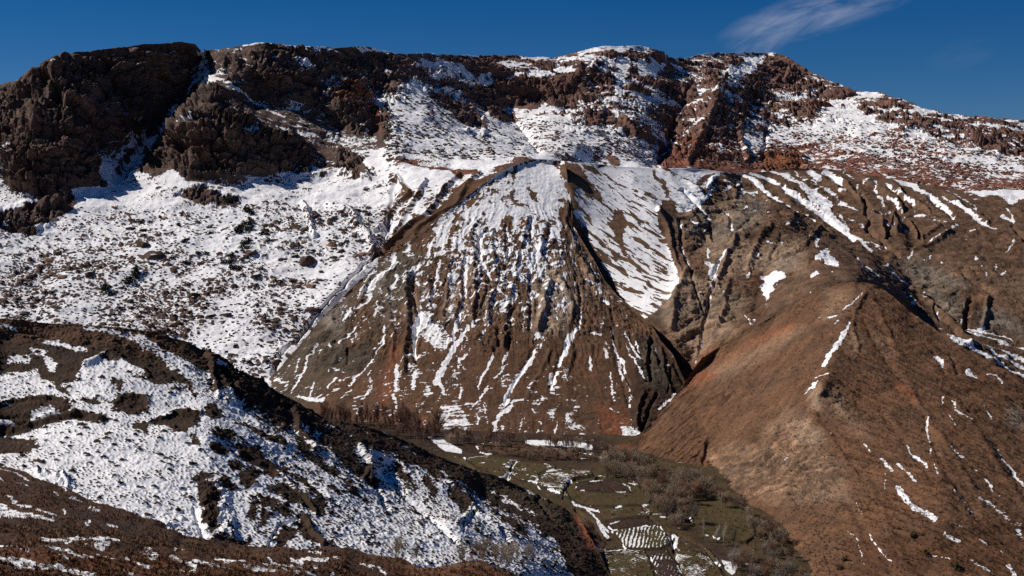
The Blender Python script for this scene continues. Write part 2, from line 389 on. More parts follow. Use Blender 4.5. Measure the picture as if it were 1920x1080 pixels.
SN['S2'] = '''@800 290 4.5
P 1.1:760 110 850 70 930 60 1060 60 1080 110 1130 130 1120 190 1180 230 1190 300 1100 310 1090 400 1150 420 1120 450 1050 470 990 520 960 560 920 520 890 440 740 370 730 260 750 180
P -1.5:840 250 870 240 890 320 940 330 950 410 910 420 870 350 825 290
14 1.2:0 605 380 355 600 165 720 92 850 48
P 1:560 400 640 420 680 480 620 580 600 660 520 620 500 590 540 480
22 1:120 600 60 740 0 860;20 .7:200 560 170 700 160 760;22 .9:340 560 300 680 240 800;24 .8:640 220 660 330
P .35:330 460 440 430 470 520 420 560 330 560 260 520;P .5:690 430 860 430 880 500 800 540 740 600 690 520
14 1:520 640 450 700 450 850 480 960 540 1060
26 1:740 620 770 640;26 1:900 600 890 700;18 1:1110 620 1040 690 1010 760;14 1:1020 800 1010 850;17 1:950 870 870 950;17 1:970 970 900 1070
10 1:1200 990 1140 1060;15 1:690 970 620 1050;14 1:340 870 340 960 310 1060;16 1:120 890 90 1050;10 1:660 600 710 700 650 950;16 1:910 750 910 810;26 .5:780 720 830 730;20 1:85 840 130 835
12 1:380 790 400 800;14 1:410 870 420 880;12 1:415 990 415 1000;12 1:210 890 220 900;22 .5:520 800 530 850;12 1:540 970 550 980
40 .2:480 480 400 560 300 700;40 .2:1040 520 1090 560
P -1.7:1120 480 1180 420 1280 400 1290 460 1220 470 1230 600 1140 600 1120 540;P -1.5:1070 75 1180 90 1280 200 1330 270 1300 290 1210 310 1190 200 1130 190 1150 130
10 .6:780 820 720 860 700 950;8 .7:860 830 780 900;9 .7:730 780 700 830
@860 480 4.5
14 1:60 0 60 100 50 150;20 1:60 150 60 330;11 1:190 0 200 80 250 150 265 200;11 1:380 0 360 90;15 1:430 110 350 180 330 260;20 1:400 230 330 310 290 370;14 1:690 0 600 100;15 1:710 100 640 170 625 220
12 .8:940 140 870 210;12 1:975 230 970 290 965 380;14 .9:815 280 815 340;10 1:890 310 865 330;10 1:845 400 820 430;14 1:620 310 625 350 610 410;12 1:575 520 610 560 615 610
10 1:540 510 550 620;14 1:1030 470 1025 530 1020 610;30,60,40 1.1:1010 620 930 700 880 850;25 1:860 860 845 920;16 1:790 990 760 1080;22 1:830 990 800 1080
8,18,26,24 1:650 790 620 850 540 950 470 1080;12 1:670 680 640 710;10 1:740 710 700 750
26 .35:1120 660 1200 680;10 1:1290 620 1290 700 1330 830 1380 900 1410 980;22 .4:1340 880 1360 960 1390 1040;22 .3:1110 850 1110 960;16 .6:1230 740 1260 780 1240 880
14 .8:1400 660 1460 770 1530 880;12 .8:1470 650 1520 820;7 .6:1440 830 1560 1010 1640 1080;50 0:1160 340 1260 400;40 0:1210 540 1210 600;60 -.1:1150 240 1200 330
40 .1:400 400 450 410;16 1:160 560 110 600;12 1:200 550 230 600 280 570;8 1:230 630 180 720;12 .8:20 820 80 840;14 .6:290 820 250 900 230 980;14 .5:420 790 370 900;20 .6:240 960 180 1040;10 1:400 920 290 1050;7 .9:420 990 310 1070
18 1:20 440 10 530;20 1:70 600 10 730;10 .9:100 380 180 290;9 1:540 170 500 190;8 1:260 110 290 120
7 .6:1270 340 1400 560;7 .5:1180 330 1340 500
@500 500 4.5
17 1:900 30 830 130;26 1:1095 80 1110 120 1050 190;11 1:1055 240 1045 310;12 1:960 220 970 250;17 1:940 300 930 380 910 430;20 1:720 375 650 475;16 1:690 385 680 380;8,20,14 1:795 455 720 560 615 655
15 1:995 490 990 550;12,22,12 1:1000 560 990 650 910 745;16,16,9,5 1:890 770 860 830 760 930 690 1000;6,14 1:440 640 350 780;14,22,16 1:350 790 300 910 205 1060;12 .6:250 760 140 910;12 .5:280 780 240 900;15 1:180 960 150 1020
8 1:645 250 610 290;16 1:880 885 860 925;16 1:875 965 870 970;14 .5:400 990 370 1070;7 1:590 940 510 1030;8 .9:540 870 520 910;7 1:740 910 655 965;7 .5:380 570 265 700
13 1:1240 20 1220 120;10 .9:1300 60 1330 190;17 1:1450 0 1440 100 1400 250 1350 350
P 1.2:1280 390 1410 400 1370 470 1310 540 1260 590 1250 640 1270 770 1250 790 1230 680 1225 520
P .1:1370 440 1520 520 1570 640 1480 760 1440 700 1340 640 1290 580
22 1:1690 20 1670 160;10 .8:1680 170 1670 280;20,30,24 1.1:1640 350 1600 500 1570 640;20,28,40,44,60 1.2:1700 510 1640 610 1560 720 1480 880 1430 975;15 1:1790 460 1740 510;8 .8:1800 200 1720 280
26 .3:1690 730 1620 810;30 .3:1100 840 1085 1000;36 .3:1250 900 1240 1040;30 .3:1470 990 1480 1080;24 .3:1350 480 1420 700;30 0:1590 900 1610 950
@560 640 4.5
30 .35:820 210 830 350 800 470 830 560;36 .35:985 260 960 400;20 .2:1060 420 1060 470;26 .4:1210 380 1230 450;30 0:900 450 1000 470
P .12:1180 520 1350 520 1400 600 1460 700 1400 750 1250 760 1170 700;22 .6:1370 390 1360 480;24 .5:1640 130 1600 220 1540 320 1520 400;10 1:1760 190 1650 330;24 .4:1760 110 1720 190
20 .6:1600 370 1540 480 1470 560;26 1:1800 350 1740 510;24 .25:1560 540 1600 700;30 .7:1790 540 1680 650 1650 780
8 1:500 270 420 370;6 1:320 310 250 380;6 1:300 410 210 490;7 1:450 410 360 490;8 1:620 390 590 440;14 1:510 580 490 620;26 1:0 460 70 490 210 505;16 .5:130 360 90 480;9 .8:210 420 160 480
@920 640 4.5
30 1.1:660 0 600 140;26 1:590 165 570 200;20 .9:520 280 480 380;18 1:560 270 510 400;10,20,30,14 1.1:370 80 340 180 220 320 110 510;26 .3:840 160 850 240;18 .9:950 60 990 150
10 1:1030 20 1060 100 1120 170 1140 250;20 .5:1080 170 1110 320;20 .6:1015 270 1020 380 1040 500;12 .5:1060 350 1055 480;14 .3:970 350 970 410;14 .8:1000 560 1050 590;9 1:1150 340 1190 460;18 .5:1170 470 1170 560
7 .8:1140 30 1250 250 1300 330;9 .9:1170 20 1250 160;20 .9:640 490 645 500;12 .6:690 590 700 600;20 .2:1190 660 1180 700;P .3:1080 720 1190 730 1300 750 1200 830 1100 880
22 .6:270 490 190 510 160 580 50 650 20 780;16 .8:350 580 380 630;16 .8:400 680 430 700;18 .5:270 660 240 760;20 .8:400 740 370 820;16 .9:565 680 530 800 510 850;14 .9:710 690 700 710;26 .45:340 855 480 860 600 830 800 890
20 1.1:1645 360 1610 420;24 1.1:1550 460 1430 575;8 .5:1380 10 1420 200
'''
SN['S3'] = '''@800 290 4.5
P 1:1230 470 1250 330 1180 60 2600 60 2600 560 2080 1200 1780 1440 1400 800
P -.5:1070 75 1280 80 1360 200 1430 290 1480 350 1470 395 1330 340 1300 290 1210 320 1190 200 1130 190 1150 130
P -1:1110 480 1180 420 1280 400 1290 460 1220 470 1240 600 1140 600;P -.5:1300 80 1400 90 1480 170 1460 185 1380 140 1330 150;24 .1:1320 350 1370 460
26 -1:1560 60 1460 100;P -1:1590 470 1650 480 1690 560 1670 650 1640 780 1600 700 1560 560;30 -1:1640 780 1680 840;16 -.5:1500 160 1600 250 1780 310;10 -.6:1540 260 1600 380 1680 450 1800 560;14 -.3:1480 700 1560 800 1600 900
10 -.4:1700 840 1800 900;12 -.2:1560 640 1700 850 1800 1000
@1200 290 4.5
26 -1:180 100 270 160 350 200 440 260 515 340;30 -1:120 150 130 190 200 250 230 340;24 -1:60 330 130 380
P -1:190 390 280 400 340 500 420 500 560 400 620 290 560 180 640 150 3300 200 3300 2200 520 2200 330 1030 260 850 200 680 150 620 160 480
P -1:470 260 510 200 560 170 640 180 600 290 540 360
P 1:270 400 400 415 360 470 310 515 290 450;24,18,14 1:370 280 430 370 520 480 590 570;26 1:640 180 560 280;30 .4:600 200 500 290
10,24,34,28,20,14,14 1.1:740 140 860 170 960 220 1010 280 1100 345 1220 430 1500 600;16,28,36,44,46,42,36 1.0:930 150 1050 200 1180 270 1300 350 1420 440 1560 540 1800 720
20,40,40 .9:1100 140 1250 190 1400 290 1600 440;26 1:1420 160 1500 220;40 1:1560 140 1680 230;10 .8:580 130 740 190 850 230;16 .6:1300 140 1340 200 1480 240;12 .8:1540 280 1700 420 1790 460
15 1:600 200 570 300;12 1:640 270 620 300;14 1:770 270 690 330;11 1:860 330 980 330;11 1:870 345 800 450;22 1:880 470 900 460;10 1:660 490 720 490;12 1:720 495 760 560 785 650;12 1:1050 400 1070 405;12 1:950 490 965 485;14 .8:700 240 760 280 830 280;14 .8:850 310 980 340
8 1:420 550 500 650;8 .8:390 640 520 790;16 1:540 680 590 720;18 1:575 830 580 890;12 1:330 560 350 640;9 .9:345 720 370 850 430 940;12 1:730 840 660 930 630 1060;30 .3:580 940 620 1050
10 .8:1060 755 1150 770;10 1:1185 760 1195 775;10 .8:1240 820 1290 825;10 1:1000 850 980 890;P 1:1480 880 1570 810 1590 850 1580 880 1650 920 1670 955 1590 935 1550 890;16 1:1490 730 1480 770;8 .8:1425 720 1410 730
10 .9:930 1010 900 1060;P .6:1000 1040 1120 1020 1220 1010 1250 1040 1150 1110 1080 1200 1070 1100;10 .9:1500 1010 1450 1050;8 1:1225 590 1240 590;8 1:1300 590 1335 575;26 .6:560 940 640 1060;14 .8:1100 480 1070 500
@1520 310 4.5
34 1:0 60 80 130;46 1:110 60 250 160;15 .9:270 60 360 120;17 .9:440 150 550 140 545 240;14 .9:390 180 400 200;14 .9:400 260 430 270;20 1:240 220 290 230;22 1:0 220 50 220
50,56,52,40,30,18,8 1.1:0 290 100 360 200 480 330 590 430 665 500 730 515 740;9 1:200 330 300 350 400 400;8 1:220 400 320 550;11 .9:310 460 450 530;12 1:0 470 60 510;12 .8:0 140 200 260;22 .7:60 260 170 330
9 1:430 660 520 670 600 720;9 .8:530 600 640 690;18 .9:560 275 600 290 605 370;18 .8:650 290 700 320 760 390 765 420;8 1:520 410 560 405 640 425 680 400;9 1:790 450 750 530;8 .9:720 485 690 515;6 1:635 495 655 530;7 1:790 555 840 575
P .5:630 50 780 120 900 150 890 190 760 160 650 110;17 1:640 160 740 240 880 340;30,40,40,35,30 .65:760 160 850 170 950 240 1050 300 1130 370 1210 440;12,22,30,34,14 .9:1110 290 1250 350 1370 440 1450 510 1560 555
8 .9:1150 210 1330 330 1400 380;9 .8:960 300 1060 380;20 .4:880 380 890 410;30 0:860 440 1150 480;16 .9:1650 380 1690 430 1710 490;16 .9:1610 440 1710 490;P .4:780 20 1000 60 1200 120 1350 190 1200 200 1000 150 850 100
P 1.3:1290 228 1500 208 1850 196 2200 180 2200 260 1800 275 1700 350 1650 330 1620 290 1540 258 1440 268;30 -.1:1380 300 1480 280
9 1:1150 570 1050 640 860 720;18 1:850 740 825 800;9 1:1190 535 1240 525;14 1:1330 565 1380 560;14 .9:1320 630 1305 650;10 .9:1540 660 1550 660;12 1:1725 650 1680 700 1640 745;16 1:1400 795 1380 815;14 1:1010 780 1000 815 950 818;18 1:1100 825 1105 835
12 1:1435 860 1440 862;8 .9:1545 850 1575 900;18 1:1640 910 1605 940;12 .9:1455 910 1480 935;12 .5:1160 790 1170 810;10 .7:750 785 765 785
P 1:35 790 90 745 120 710 160 735 130 770 170 790 215 830 235 868 180 850 130 855 110 800;8 1:175 905 185 910;9 .9:60 920 10 965;16 1:45 640 45 690
14 .3:380 790 430 830 560 940;7 .9:530 920 620 970;9 .5:600 860 720 950 820 1010;6 .9:630 850 690 890
@1520 480 4.5
12 1:1260 605 1400 635 1700 710;26 .5:1320 650 1500 710 1800 810;20 .55:1380 740 1600 800 1800 890;26,30,34 .7:1190 715 1350 780 1500 880;34,30 .65:1540 880 1650 950 1800 1030;26 .6:1600 850 1800 940;20 .6:1500 800 1800 960;12 .8:1400 640 1480 625
14 .7:1900 820 2200 980;30 .5:1800 900 2200 1100;7 1:1340 512 1250 585;16 1:935 365 980 380;16 .8:1150 670 1200 690;14 .4:1060 600 1130 660;22 .5:790 300 850 380 910 465;14 .5:1060 500 1080 550;12 .5:380 30 500 120;8 .6:540 150 620 210;9 .5:650 160 820 250
@1200 480 4.5
14 1:725 0 660 60 640 120;P .55:560 80 640 90 630 220 600 200;14 .7:570 230 620 300;10 1:650 220 600 340 580 440;10 .6:570 450 545 560;12 .9:660 290 655 320;14 .8:700 310 735 400;12 .8:530 650 545 640;11 .8:520 690 520 760;9 .7:515 760 510 850;8 .8:480 900 475 930
P .55:1000 270 1060 260 1080 210 1120 200 1150 230 1160 290 1110 380 1080 440 1060 380;12 .9:1240 160 1210 200 1170 280;9 .9:1000 10 980 30;9 .9:960 80 965 90;9 .9:930 160 900 210;10 1:900 520 960 600 965 635;8 .9:945 555 990 560;10 .7:890 700 850 740 830 780;10 1:325 430 325 490;8 .8:350 340 350 370;8 .7:400 350 400 410;8 .7:500 320 520 330;10 .8:1510 155 1460 200;8 .7:1445 300 1440 320;8 .6:290 670 300 710
'''
SN['S4'] = '''@1520 480 4.5
8,16,12 1.1:432 325 360 395 270 462;12 1:230 500 140 540;8 1:250 540 190 600;8 .8:100 510 20 600;12,34,44,40,34 1.3:330 570 290 650 220 760 160 850 115 940;10 1:355 533 330 545;9 1:155 990 40 1040;12 1:70 1065 50 1080
P .8:1020 850 1085 850 1110 910 1145 985 1090 930;10 1:1150 875 1165 905;P .4:1300 950 1370 980 1430 1060 1300 1020;14,24 1:1480 1005 1560 1010 1605 1075;16 0:670 550 700 600;6 .7:510 305 555 328;14 -.1:640 350 930 560
@1200 700 4.5
7 1:1590 0 1480 50;8,20,6 1.1:1510 80 1470 130 1380 180;22 1.2:1338 452 1340 455;13 1:1255 730 1240 745;10 .5:810 310 720 390;7 1:1240 15 1210 38;5 .8:1075 85 1060 88;5 1:938 265 936 268;6 .8:1610 520 1612 525
@1520 720 3
16 .3:745 70 735 130;12 .6:790 110 830 170 900 210;7 1:770 180 810 250;8 .8:965 130 970 135;12 .9:990 160 1015 200;14 1.1:660 205 650 260 670 330;8 .9:690 360 670 400;12 1.1:540 350 560 400 655 467;9 .8:690 450 705 480 718 520;7 1:295 340 335 390
26 .1:400 430 460 500;20 .25:490 460 590 550;40 .3:495 600 560 690 700 765;6 .9:800 600 850 660 890 720 940 780;6 1:262 690 295 750;8 1:325 850 390 950 460 1020;9 .6:205 830 270 900 300 1030
9 1:980 540 1020 600 1060 640;12 .5:1050 370 1100 460;16 .8:1080 430 1160 530 1200 590;4 .9:920 480 950 520;30 .15:950 660 1030 690;26 .2:1050 720 1140 800;26 .3:750 860 830 890;10 .5:650 970 780 1000;9 .9:940 885 990 910
26 .2:1110 1030 1150 1080;26 .2:1160 830 1200 890;30 0:790 370 850 420;16 .1:420 520 420 600;14 .1:800 790 900 820;12 0:1060 930 1080 970;26 .1:900 1000 1000 1060;40 -.5:1100 790 1300 850;
'''
SN['S5'] = '''@0 0 1
P -.8:-200 560 0 590 350 625 400 660 560 750 740 815 1100 970 1200 1100 1120 1130 1060 1060 1040 1010 960 965 900 930 830 900 780 870 700 845 600 815 540 780 480 740 440 715 400 700 370 690 330 660 290 650 200 645 160 640 0 625 -200 620
12,16,26,20 .25:160 614 225 627 270 640 310 680 345 712 400 732
P -.75:-200 612 0 612 70 620 150 622 230 640 300 675 350 722 320 718 290 724 262 690 240 678 170 672 157 673 155 690 138 712 110 722 75 706 70 690 45 693 0 703 -200 720
8,12,8 .6:75 634 110 643 158 656;16 .3:20 676 50 672;18 .5:90 676 100 686;14 .1:60 655 82 662;8 .5:0 612 28 618;12 0:180 668 200 662
@0 590 4.5
P -1:970 760 1000 690 1080 660 1180 660 1260 720 1250 780 1190 820 1080 820 1000 800;P -1:-200 810 60 750 250 715 440 700 500 730 620 760 560 800 470 800 430 760 350 770 280 800 240 850 160 910 100 880 -200 850
50,60,50 -1:-200 1010 200 960 450 890 640 860;P -.9:640 830 850 830 900 880 880 930 780 920 660 900;P -.9:700 720 800 700 830 750 740 760;P -1:1270 900 1400 850 1560 800 1680 830 1690 880 1640 960 1550 1000 1460 980 1380 930
P -.8:1100 930 1160 890 1250 880 1230 1000 1180 970;P -.9:1430 640 1480 620 1560 640 1520 665;P -.5:-200 1020 150 1030 320 1060 330 1150 -200 1200;40 -.6:960 570 1010 590;50 -.3:500 620 560 650;20 -.8:1560 560 1650 690;40 .1:870 700 960 800
@300 620 4.5
P -1:380 650 440 620 520 690 530 720 470 750 400 710;P -.9:460 860 560 840 640 880 600 920 500 900;P -1:260 900 320 910 330 960 280 940;P -1:420 960 520 970 570 1050 500 1060 450 1010;P -1:650 960 740 1000 840 990 880 1060 780 1080 690 1040
34 -.6:640 780 760 830 900 900 1060 980;P -.9:380 170 470 180 760 380 920 470 1150 600 1400 720 1800 820 1800 1000 1400 860 1100 780 900 720 780 640 700 580 560 500 480 540 430 400;P -.25:700 580 900 700 1200 800 1400 1000 1100 920 900 800
60 .35:900 790 1100 920 1300 1060;50 .7:500 530 640 570;20 .8:420 230 540 320 650 400;18 .7:740 470 860 540;60 .1:1200 800 1400 950;50 .0:1400 830 1600 900;40 .1:700 640 900 760
@350 820 4.155
P -1:395 50 480 90 560 85 600 150 690 230 700 290 640 280 540 210 450 170 400 120;P -1:320 200 390 175 430 215 400 265 340 250;P -1:410 280 480 240 560 260 600 290 540 360 490 430 440 370;P -.9:230 340 290 310 370 350 340 410 280 400
P -1:30 330 80 290 150 270 190 310 120 350;P -.9:630 390 750 360 900 440 1050 500 1080 600 1000 600 900 520 800 510 740 440 650 420;44 -.6:640 200 850 280 1000 400 1070 520;P -.9:560 490 650 480 700 530 830 600 780 630 680 560 600 560
P -.9:470 590 510 520 550 530 520 650 490 650;P -.9:550 690 580 580 620 600 600 680;P -1:900 600 960 640 1000 740 1140 870 1040 860 930 800 880 700;P -.9:700 780 760 690 850 710 840 790 720 850;P -1:80 380 200 380 240 480 230 600 240 700 200 740 100 650 140 560 100 480
P -.7:140 780 300 780 500 800 480 870 300 880 180 820;P -1:200 50 260 60 310 140 230 130;24 -.7:1050 330 1200 440;24 -.7:1180 320 1430 510;70 -.5:900 80 1150 280;120 -.35:1100 0 1440 330
34,50,26 1.2:590 300 520 400 420 540;P 1.2:0 560 60 560 150 700 170 780 60 770 -100 640;50 1:-60 480 40 560;24 .9:850 640 700 660
@680 820 4.155
P -.65:0 -60 300 60 700 200 1200 380 1662 620 1750 900 1400 700 1340 590 1000 440 900 420 700 320 560 300 480 220 280 190 240 100 80 60 0 60;P -.5:230 190 290 200 340 290 350 390 280 330 250 260
34 -.6:370 320 400 410;60 -.5:500 330 560 430;90 -.5:700 430 830 560;36 -.5:860 500 880 560;50 -.4:940 520 1040 580;60 -.4:1100 640 1250 740;12 1:300 60 430 140;10,12,10 1.2:960 390 1150 490 1360 600;34 .25:560 240 700 350 890 440
40 .1:920 470 1150 580 1340 690;P .4:1360 820 1500 850 1600 1100 1200 1100 1300 1010 1440 1000;90 .8:1200 1010 1350 1060;60,40 .7:300 400 420 520 560 640 800 760;50 .6:890 500 780 650
'''
SN['S6'] = '''@0 840 4.5
12 1:-200 120 0 190 100 220 240 280;8 1:0 255 40 270;10 1:120 300 240 330;7 1:480 330 560 365;18 1:60 420 100 430;20 1:100 450 180 490 260 490;P .4:-200 440 0 470 100 500 250 560 470 625 300 620 150 600 -200 600;30 .8:0 480 200 560 450 618
16 1:300 520 400 560 480 585;18 1:535 535 545 560;24 1:730 645 750 640;12 .6:890 660 1000 670;14,34,30,10 1.1:350 780 450 790 650 800 900 815 1000 835;14 .9:540 830 600 830;16 1:800 845 920 850;16 1:-200 760 0 795 150 820 250 830;10 1:-200 840 60 855
16 1:380 860 550 885 700 915;12 1:500 925 600 950;14 1:680 850 770 860;18 1:800 865 880 870;7 1:170 880 240 885;12 1:700 900 780 925;44 1:-200 880 0 930 150 965 290 985;40 1:330 985 450 1000 600 1030 760 1070;36 1:620 1025 800 1080
P .25:1120 880 1250 870 1350 920 1290 970 1170 910;15 1:1060 930 1130 960;14 1:1150 970 1280 1000;26 1:1440 930 1560 960 1650 990;14 1:1465 890 1490 892;14 1:1530 895 1560 895;24 1:1640 950 1800 975;15 1:1520 1020 1640 1070;6 1:1330 1030 1440 1060;12 1:1010 1055 1120 1080
12 .7:820 900 1000 940;8 .9:580 410 700 440;10 .6:740 490 850 520;6 .7:430 370 500 400
@350 820 4.155
15 1:50 960 200 985 350 1030;14 1:220 950 330 980 460 990;24 1:440 1020 550 1050 690 1060;17 1:620 950 700 985 800 985;15 1:810 950 900 965;20 1:900 950 1000 950 1095 950;12 1:930 978 1000 978;12 1:950 913 1050 915;20 1:600 1010 700 1025;16 1:740 1040 880 1055
14 1:920 1050 1010 1050;12 1:1120 1050 1150 1052;14 1:1340 990 1450 1020;8 .8:1140 930 1200 940;10 1:1230 1065 1240 1068;10 1:1560 1060 1640 1078;10 1:60 1030 130 1050;60 0:600 1000 1000 1000
@680 820 4.155
14 1:-10 985 130 1020 220 1070;12 1:260 1065 300 1068
'''
SN['S1'] = '''@0 0 1
P -1.15:-240 130 0 150 60 110 220 85 340 74 378 95 366 140 352 165 318 180 308 225 290 235 240 250 225 275 200 290 175 270 190 330 205 345 170 352 90 368 30 365 5 330 10 300 -240 330
P -1.25:300 245 330 205 340 180 385 158 420 180 470 215 480 240 560 250 590 300 580 325 560 300 520 320 490 335 440 335 350 335 325 320 300 330 265 325 270 285
P -.45:385 95 740 100 745 170 700 250 650 300 600 335 585 300 560 250 480 240 400 185;P -.6:395 92 480 78 570 86 640 88 700 92 740 105 770 150 740 170 720 160 690 180 640 185 600 180 570 165 560 195 530 195 480 185 440 160 400 130
P -1.3:-240 405 0 395 40 390 80 372 120 355 150 375 140 395 90 420 60 437 30 430 20 420 -240 430;P -1.2:335 365 350 355 380 345 400 355 430 375 455 378 445 388 400 386 360 375
P -.15:600 150 680 160 735 180 735 260 690 300 640 290 600 240;20 -1:640 180 670 200;24 -1.1:715 235 720 262;30 -1.1:695 225 705 240;14 -1.1:650 230 652 240;30 -1.2:650 300 680 325
28 -1.2:740 115 830 150 900 175 925 200;16 -.8:740 105 870 110;20 -.8:800 142 880 180 930 215 960 220;30 -.9:820 178 870 215 897 240;10 1:770 125 880 160;8 .9:800 160 860 175
P 1.0:700 165 745 180 800 205 860 228 920 250 1000 290 980 305 900 318 850 314 760 300 720 260 750 250 745 215 715 190
P -1.1:885 105 910 105 940 120 960 140 950 150 930 165 915 140 890 145 880 125;P -1.5:962 150 990 145 1060 140 1110 125 1110 160 1080 180 1065 195 990 192 962 185;30 -1.3:925 175 945 180;34 -1.3:975 205 995 208
P -.2:1080 98 1240 93 1250 112 1200 115 1150 105 1120 140 1150 170 1200 180 1250 210 1150 210 1110 170 1090 150;20 -1.1:1080 215 1090 215;22 -1.1:1105 222 1115 222;22 -1.1:1135 225 1145 225;22 -1.1:1165 240 1175 242;20 -1.1:1185 245 1195 245
P .5:1100 110 1140 130 1170 160 1150 165 1120 140;P .9:1240 115 1330 130 1360 160 1290 170 1240 150;10 -.9:1210 70 1245 108;P 0:960 205 1100 205 1080 260 1060 300 1010 285
P -.5:1330 175 1360 168 1378 200 1405 228 1385 225 1395 290 1370 310 1240 320 1290 250 1312 210;14 .6:1320 230 1340 250 1360 290;40 -.5:1300 130 1330 150;50 -.7:1255 150 1280 165;30 -.9:1230 210 1250 215;26 -.9:1255 230 1270 240
P -.9:1440 105 1470 100 1500 125 1530 160 1500 168 1450 175 1400 160 1380 155 1420 125;P 1.3:1350 137 1400 118 1430 105 1420 125 1378 152;9 1.2:1330 99 1380 100 1440 99;P -.6:1300 105 1400 108 1400 115 1340 130 1310 122
P -.3:1365 170 1420 170 1500 190 1510 215 1450 215 1400 210;P -.3:1510 135 1560 150 1600 165 1590 185 1540 180 1500 165;P -.2:1600 175 1660 185 1680 220 1620 210;P -.1:1690 190 1760 220 1780 240 1740 245 1690 215
P .8:1540 215 1590 200 1640 225 1660 245 1600 262 1540 260;P -.35:1440 262 1560 255 1680 240 1800 270 1920 300 2160 340 2160 380 1440 345;P .35:1800 225 2160 250 2160 310 1900 290 1820 262;16 1.1:1670 235 1760 262 1830 275;P .5:1780 225 1850 250 1900 260 1820 250
P -1.4:1430 290 1500 285 1500 325 1430 325;P -.7:1240 290 1430 290 1430 330 1240 330;P -1:1120 275 1130 305 1112 305;P -1:1143 280 1160 312 1144 312;9 -.5:150 411 250 398 345 385 400 377;5 1.6:150 418 250 405 345 392 400 384
P -.2:540 520 600 480 640 470 600 560 520 660 500 640;P .05:690 420 760 340 830 330 900 320 980 310 980 420 700 500;P -.35:0 520 120 470 300 440 420 500 440 600 300 640 0 600;30 .5:430 450 500 560 530 660
24 -.9:715 485 760 455 800 420 860 372 930 330 985 304
6,9,7 -1.3:735 296 790 308 850 320 890 323;P .8:640 350 700 350 740 330 740 300 690 330;20 .9:440 580 420 660;P .3:200 345 300 335 330 345 240 380 150 430
@0 60 4.5
26 .6:150 450 240 470;20 .3:30 530 80 530 200 510;14 .8:230 480 270 490;16 .7:400 350 490 370;20 .9:530 430 640 470 690 500;16 .3:700 290 780 340 860 370;12 .8:900 190 970 200;14 1:1370 100 1410 130;10 .8:1320 120 1350 110
30 .6:1710 160 1680 260 1670 340;50 .7:1670 350 1760 380;40 .7:1690 460 1800 400;P .35:800 970 900 930 1060 870 1220 870 1300 760 1380 700 1400 550 1500 560 1450 700 1330 850 1200 990 1100 1080 900 1050;P -.1:620 680 860 680 1300 680 1280 760 1050 740 800 720
30 .1:680 780 780 860;14 1:1400 750 1440 740;30 1:1510 800 1600 770 1640 730;12 .6:1700 800 1760 830;20 .3:920 460 1000 540;16 .4:700 530 750 560;24 .1:1100 320 1120 380;P .9:0 990 80 940 80 1040 0 1100
@400 60 4.5
P -.1:0 220 200 200 350 260 400 380 200 420 0 340;26 1:0 380 60 400;14,20,24,20 .75:80 420 220 490 360 580 440 640 600 700;P .35:360 580 420 560 640 560 760 620 700 700 560 640;P .5:150 740 360 760 370 870 260 850
24 1:690 260 740 330;40 1:740 260 800 300 860 300;16 .6:560 200 640 260;24 .8:600 110 640 140 780 130;26 1:860 150 940 140;26 .9:960 170 1020 175;24 1:1180 140 1260 160 1400 160 1530 185;24 1:960 410 1040 400 1100 430
20 .8:1100 380 1140 400;22 .9:1240 370 1290 400;24 1:1440 340 1470 380;14 1:1600 450 1600 470;40 .8:1300 560 1420 640;P .9:1440 520 1540 560 1800 560 1800 860 1560 700
'''
def snowfield(key, base, U, V, X, Y, warp=5, ws=.06, hard=3.0):
    c = np.full((CH, CW), float(base)); paint(c, SN[key], None, hard)
    wu = fbm(X*ws, Y*ws, 4, .65, 21)*warp*2; wv = fbm(X*ws, Y*ws, 4, .65, 22)*warp*2
    return sample(c, U+wu, V+wv)
def pmask(txt, U, V, X, Y, warp=6, ws=.04, soft=8):
    c = np.zeros((CH, CW)); paint(c, txt, None, soft)
    wu = fbm(X*ws, Y*ws, 3, .6, 31)*warp*2; wv = fbm(X*ws, Y*ws, 3, .6, 32)*warp*2
    return np.clip(sample(c, U+wu, V+wv), 0, 1)
TERR = terrain_mat('snowy_rock', fine=.8, bump=.8, snow_soft=.14, snow_fine=.22, sscale=.55)
TERRN = terrain_mat('brown_earth', fine=1.6, bump=.6, snow_soft=.12, snow_fine=.22, sscale=1.4)
TERRF = terrain_mat('near_earth', fine=4.0, bump=.7, snow_soft=.10, snow_fine=.18, sscale=5)

# ================================================================= S1: the back mountain with its cliffs, bowl and talus
CLIFF1 = '''@0 0 1
P 1:-240 130 0 150 60 110 220 85 340 74 378 95 366 140 352 165 318 180 308 225 290 235 240 250 225 275 200 290 175 270 190 330 205 345 170 352 90 368 30 365 5 330 10 300 -240 330
P 1:300 245 330 205 340 180 385 158 420 180 470 215 480 240 560 250 590 300 580 325 520 320 440 335 350 335 325 320 300 330 265 325 270 285
P .68:395 92 480 78 640 88 740 105 790 150 740 190 740 250 690 260 640 240 600 200 530 195 440 160 400 130;P .8:-240 405 0 395 80 372 120 355 150 375 90 420 60 437 -240 430
P .7:335 365 380 345 455 378 400 386;40 .9:740 115 830 150 900 175 935 205;30 .8:810 160 870 205 900 240;P .45:880 105 940 110 965 140 1060 135 1110 100 1250 95 1250 115 1150 120 1180 170 1250 200 1250 250 1080 230 1065 200 960 200 900 150;P .9:962 150 990 145 1060 140 1110 125 1110 160 1080 180 1065 195 990 192 962 185;34 .8:645 302 690 322;50 .45:1240 200 1290 240
30 .8:1080 215 1200 245;P .42:1300 100 1470 98 1530 155 1600 170 1620 200 1500 220 1380 220 1300 140;P .8:1440 105 1470 100 1500 125 1530 160 1500 168 1450 175;P .45:1310 175 1380 175 1400 225 1390 300 1250 310;P .8:1430 285 1510 280 1510 330 1420 330;P .4:1600 170 1700 190 1780 225 1760 250 1640 220;40 .6:1255 150 1330 150'''
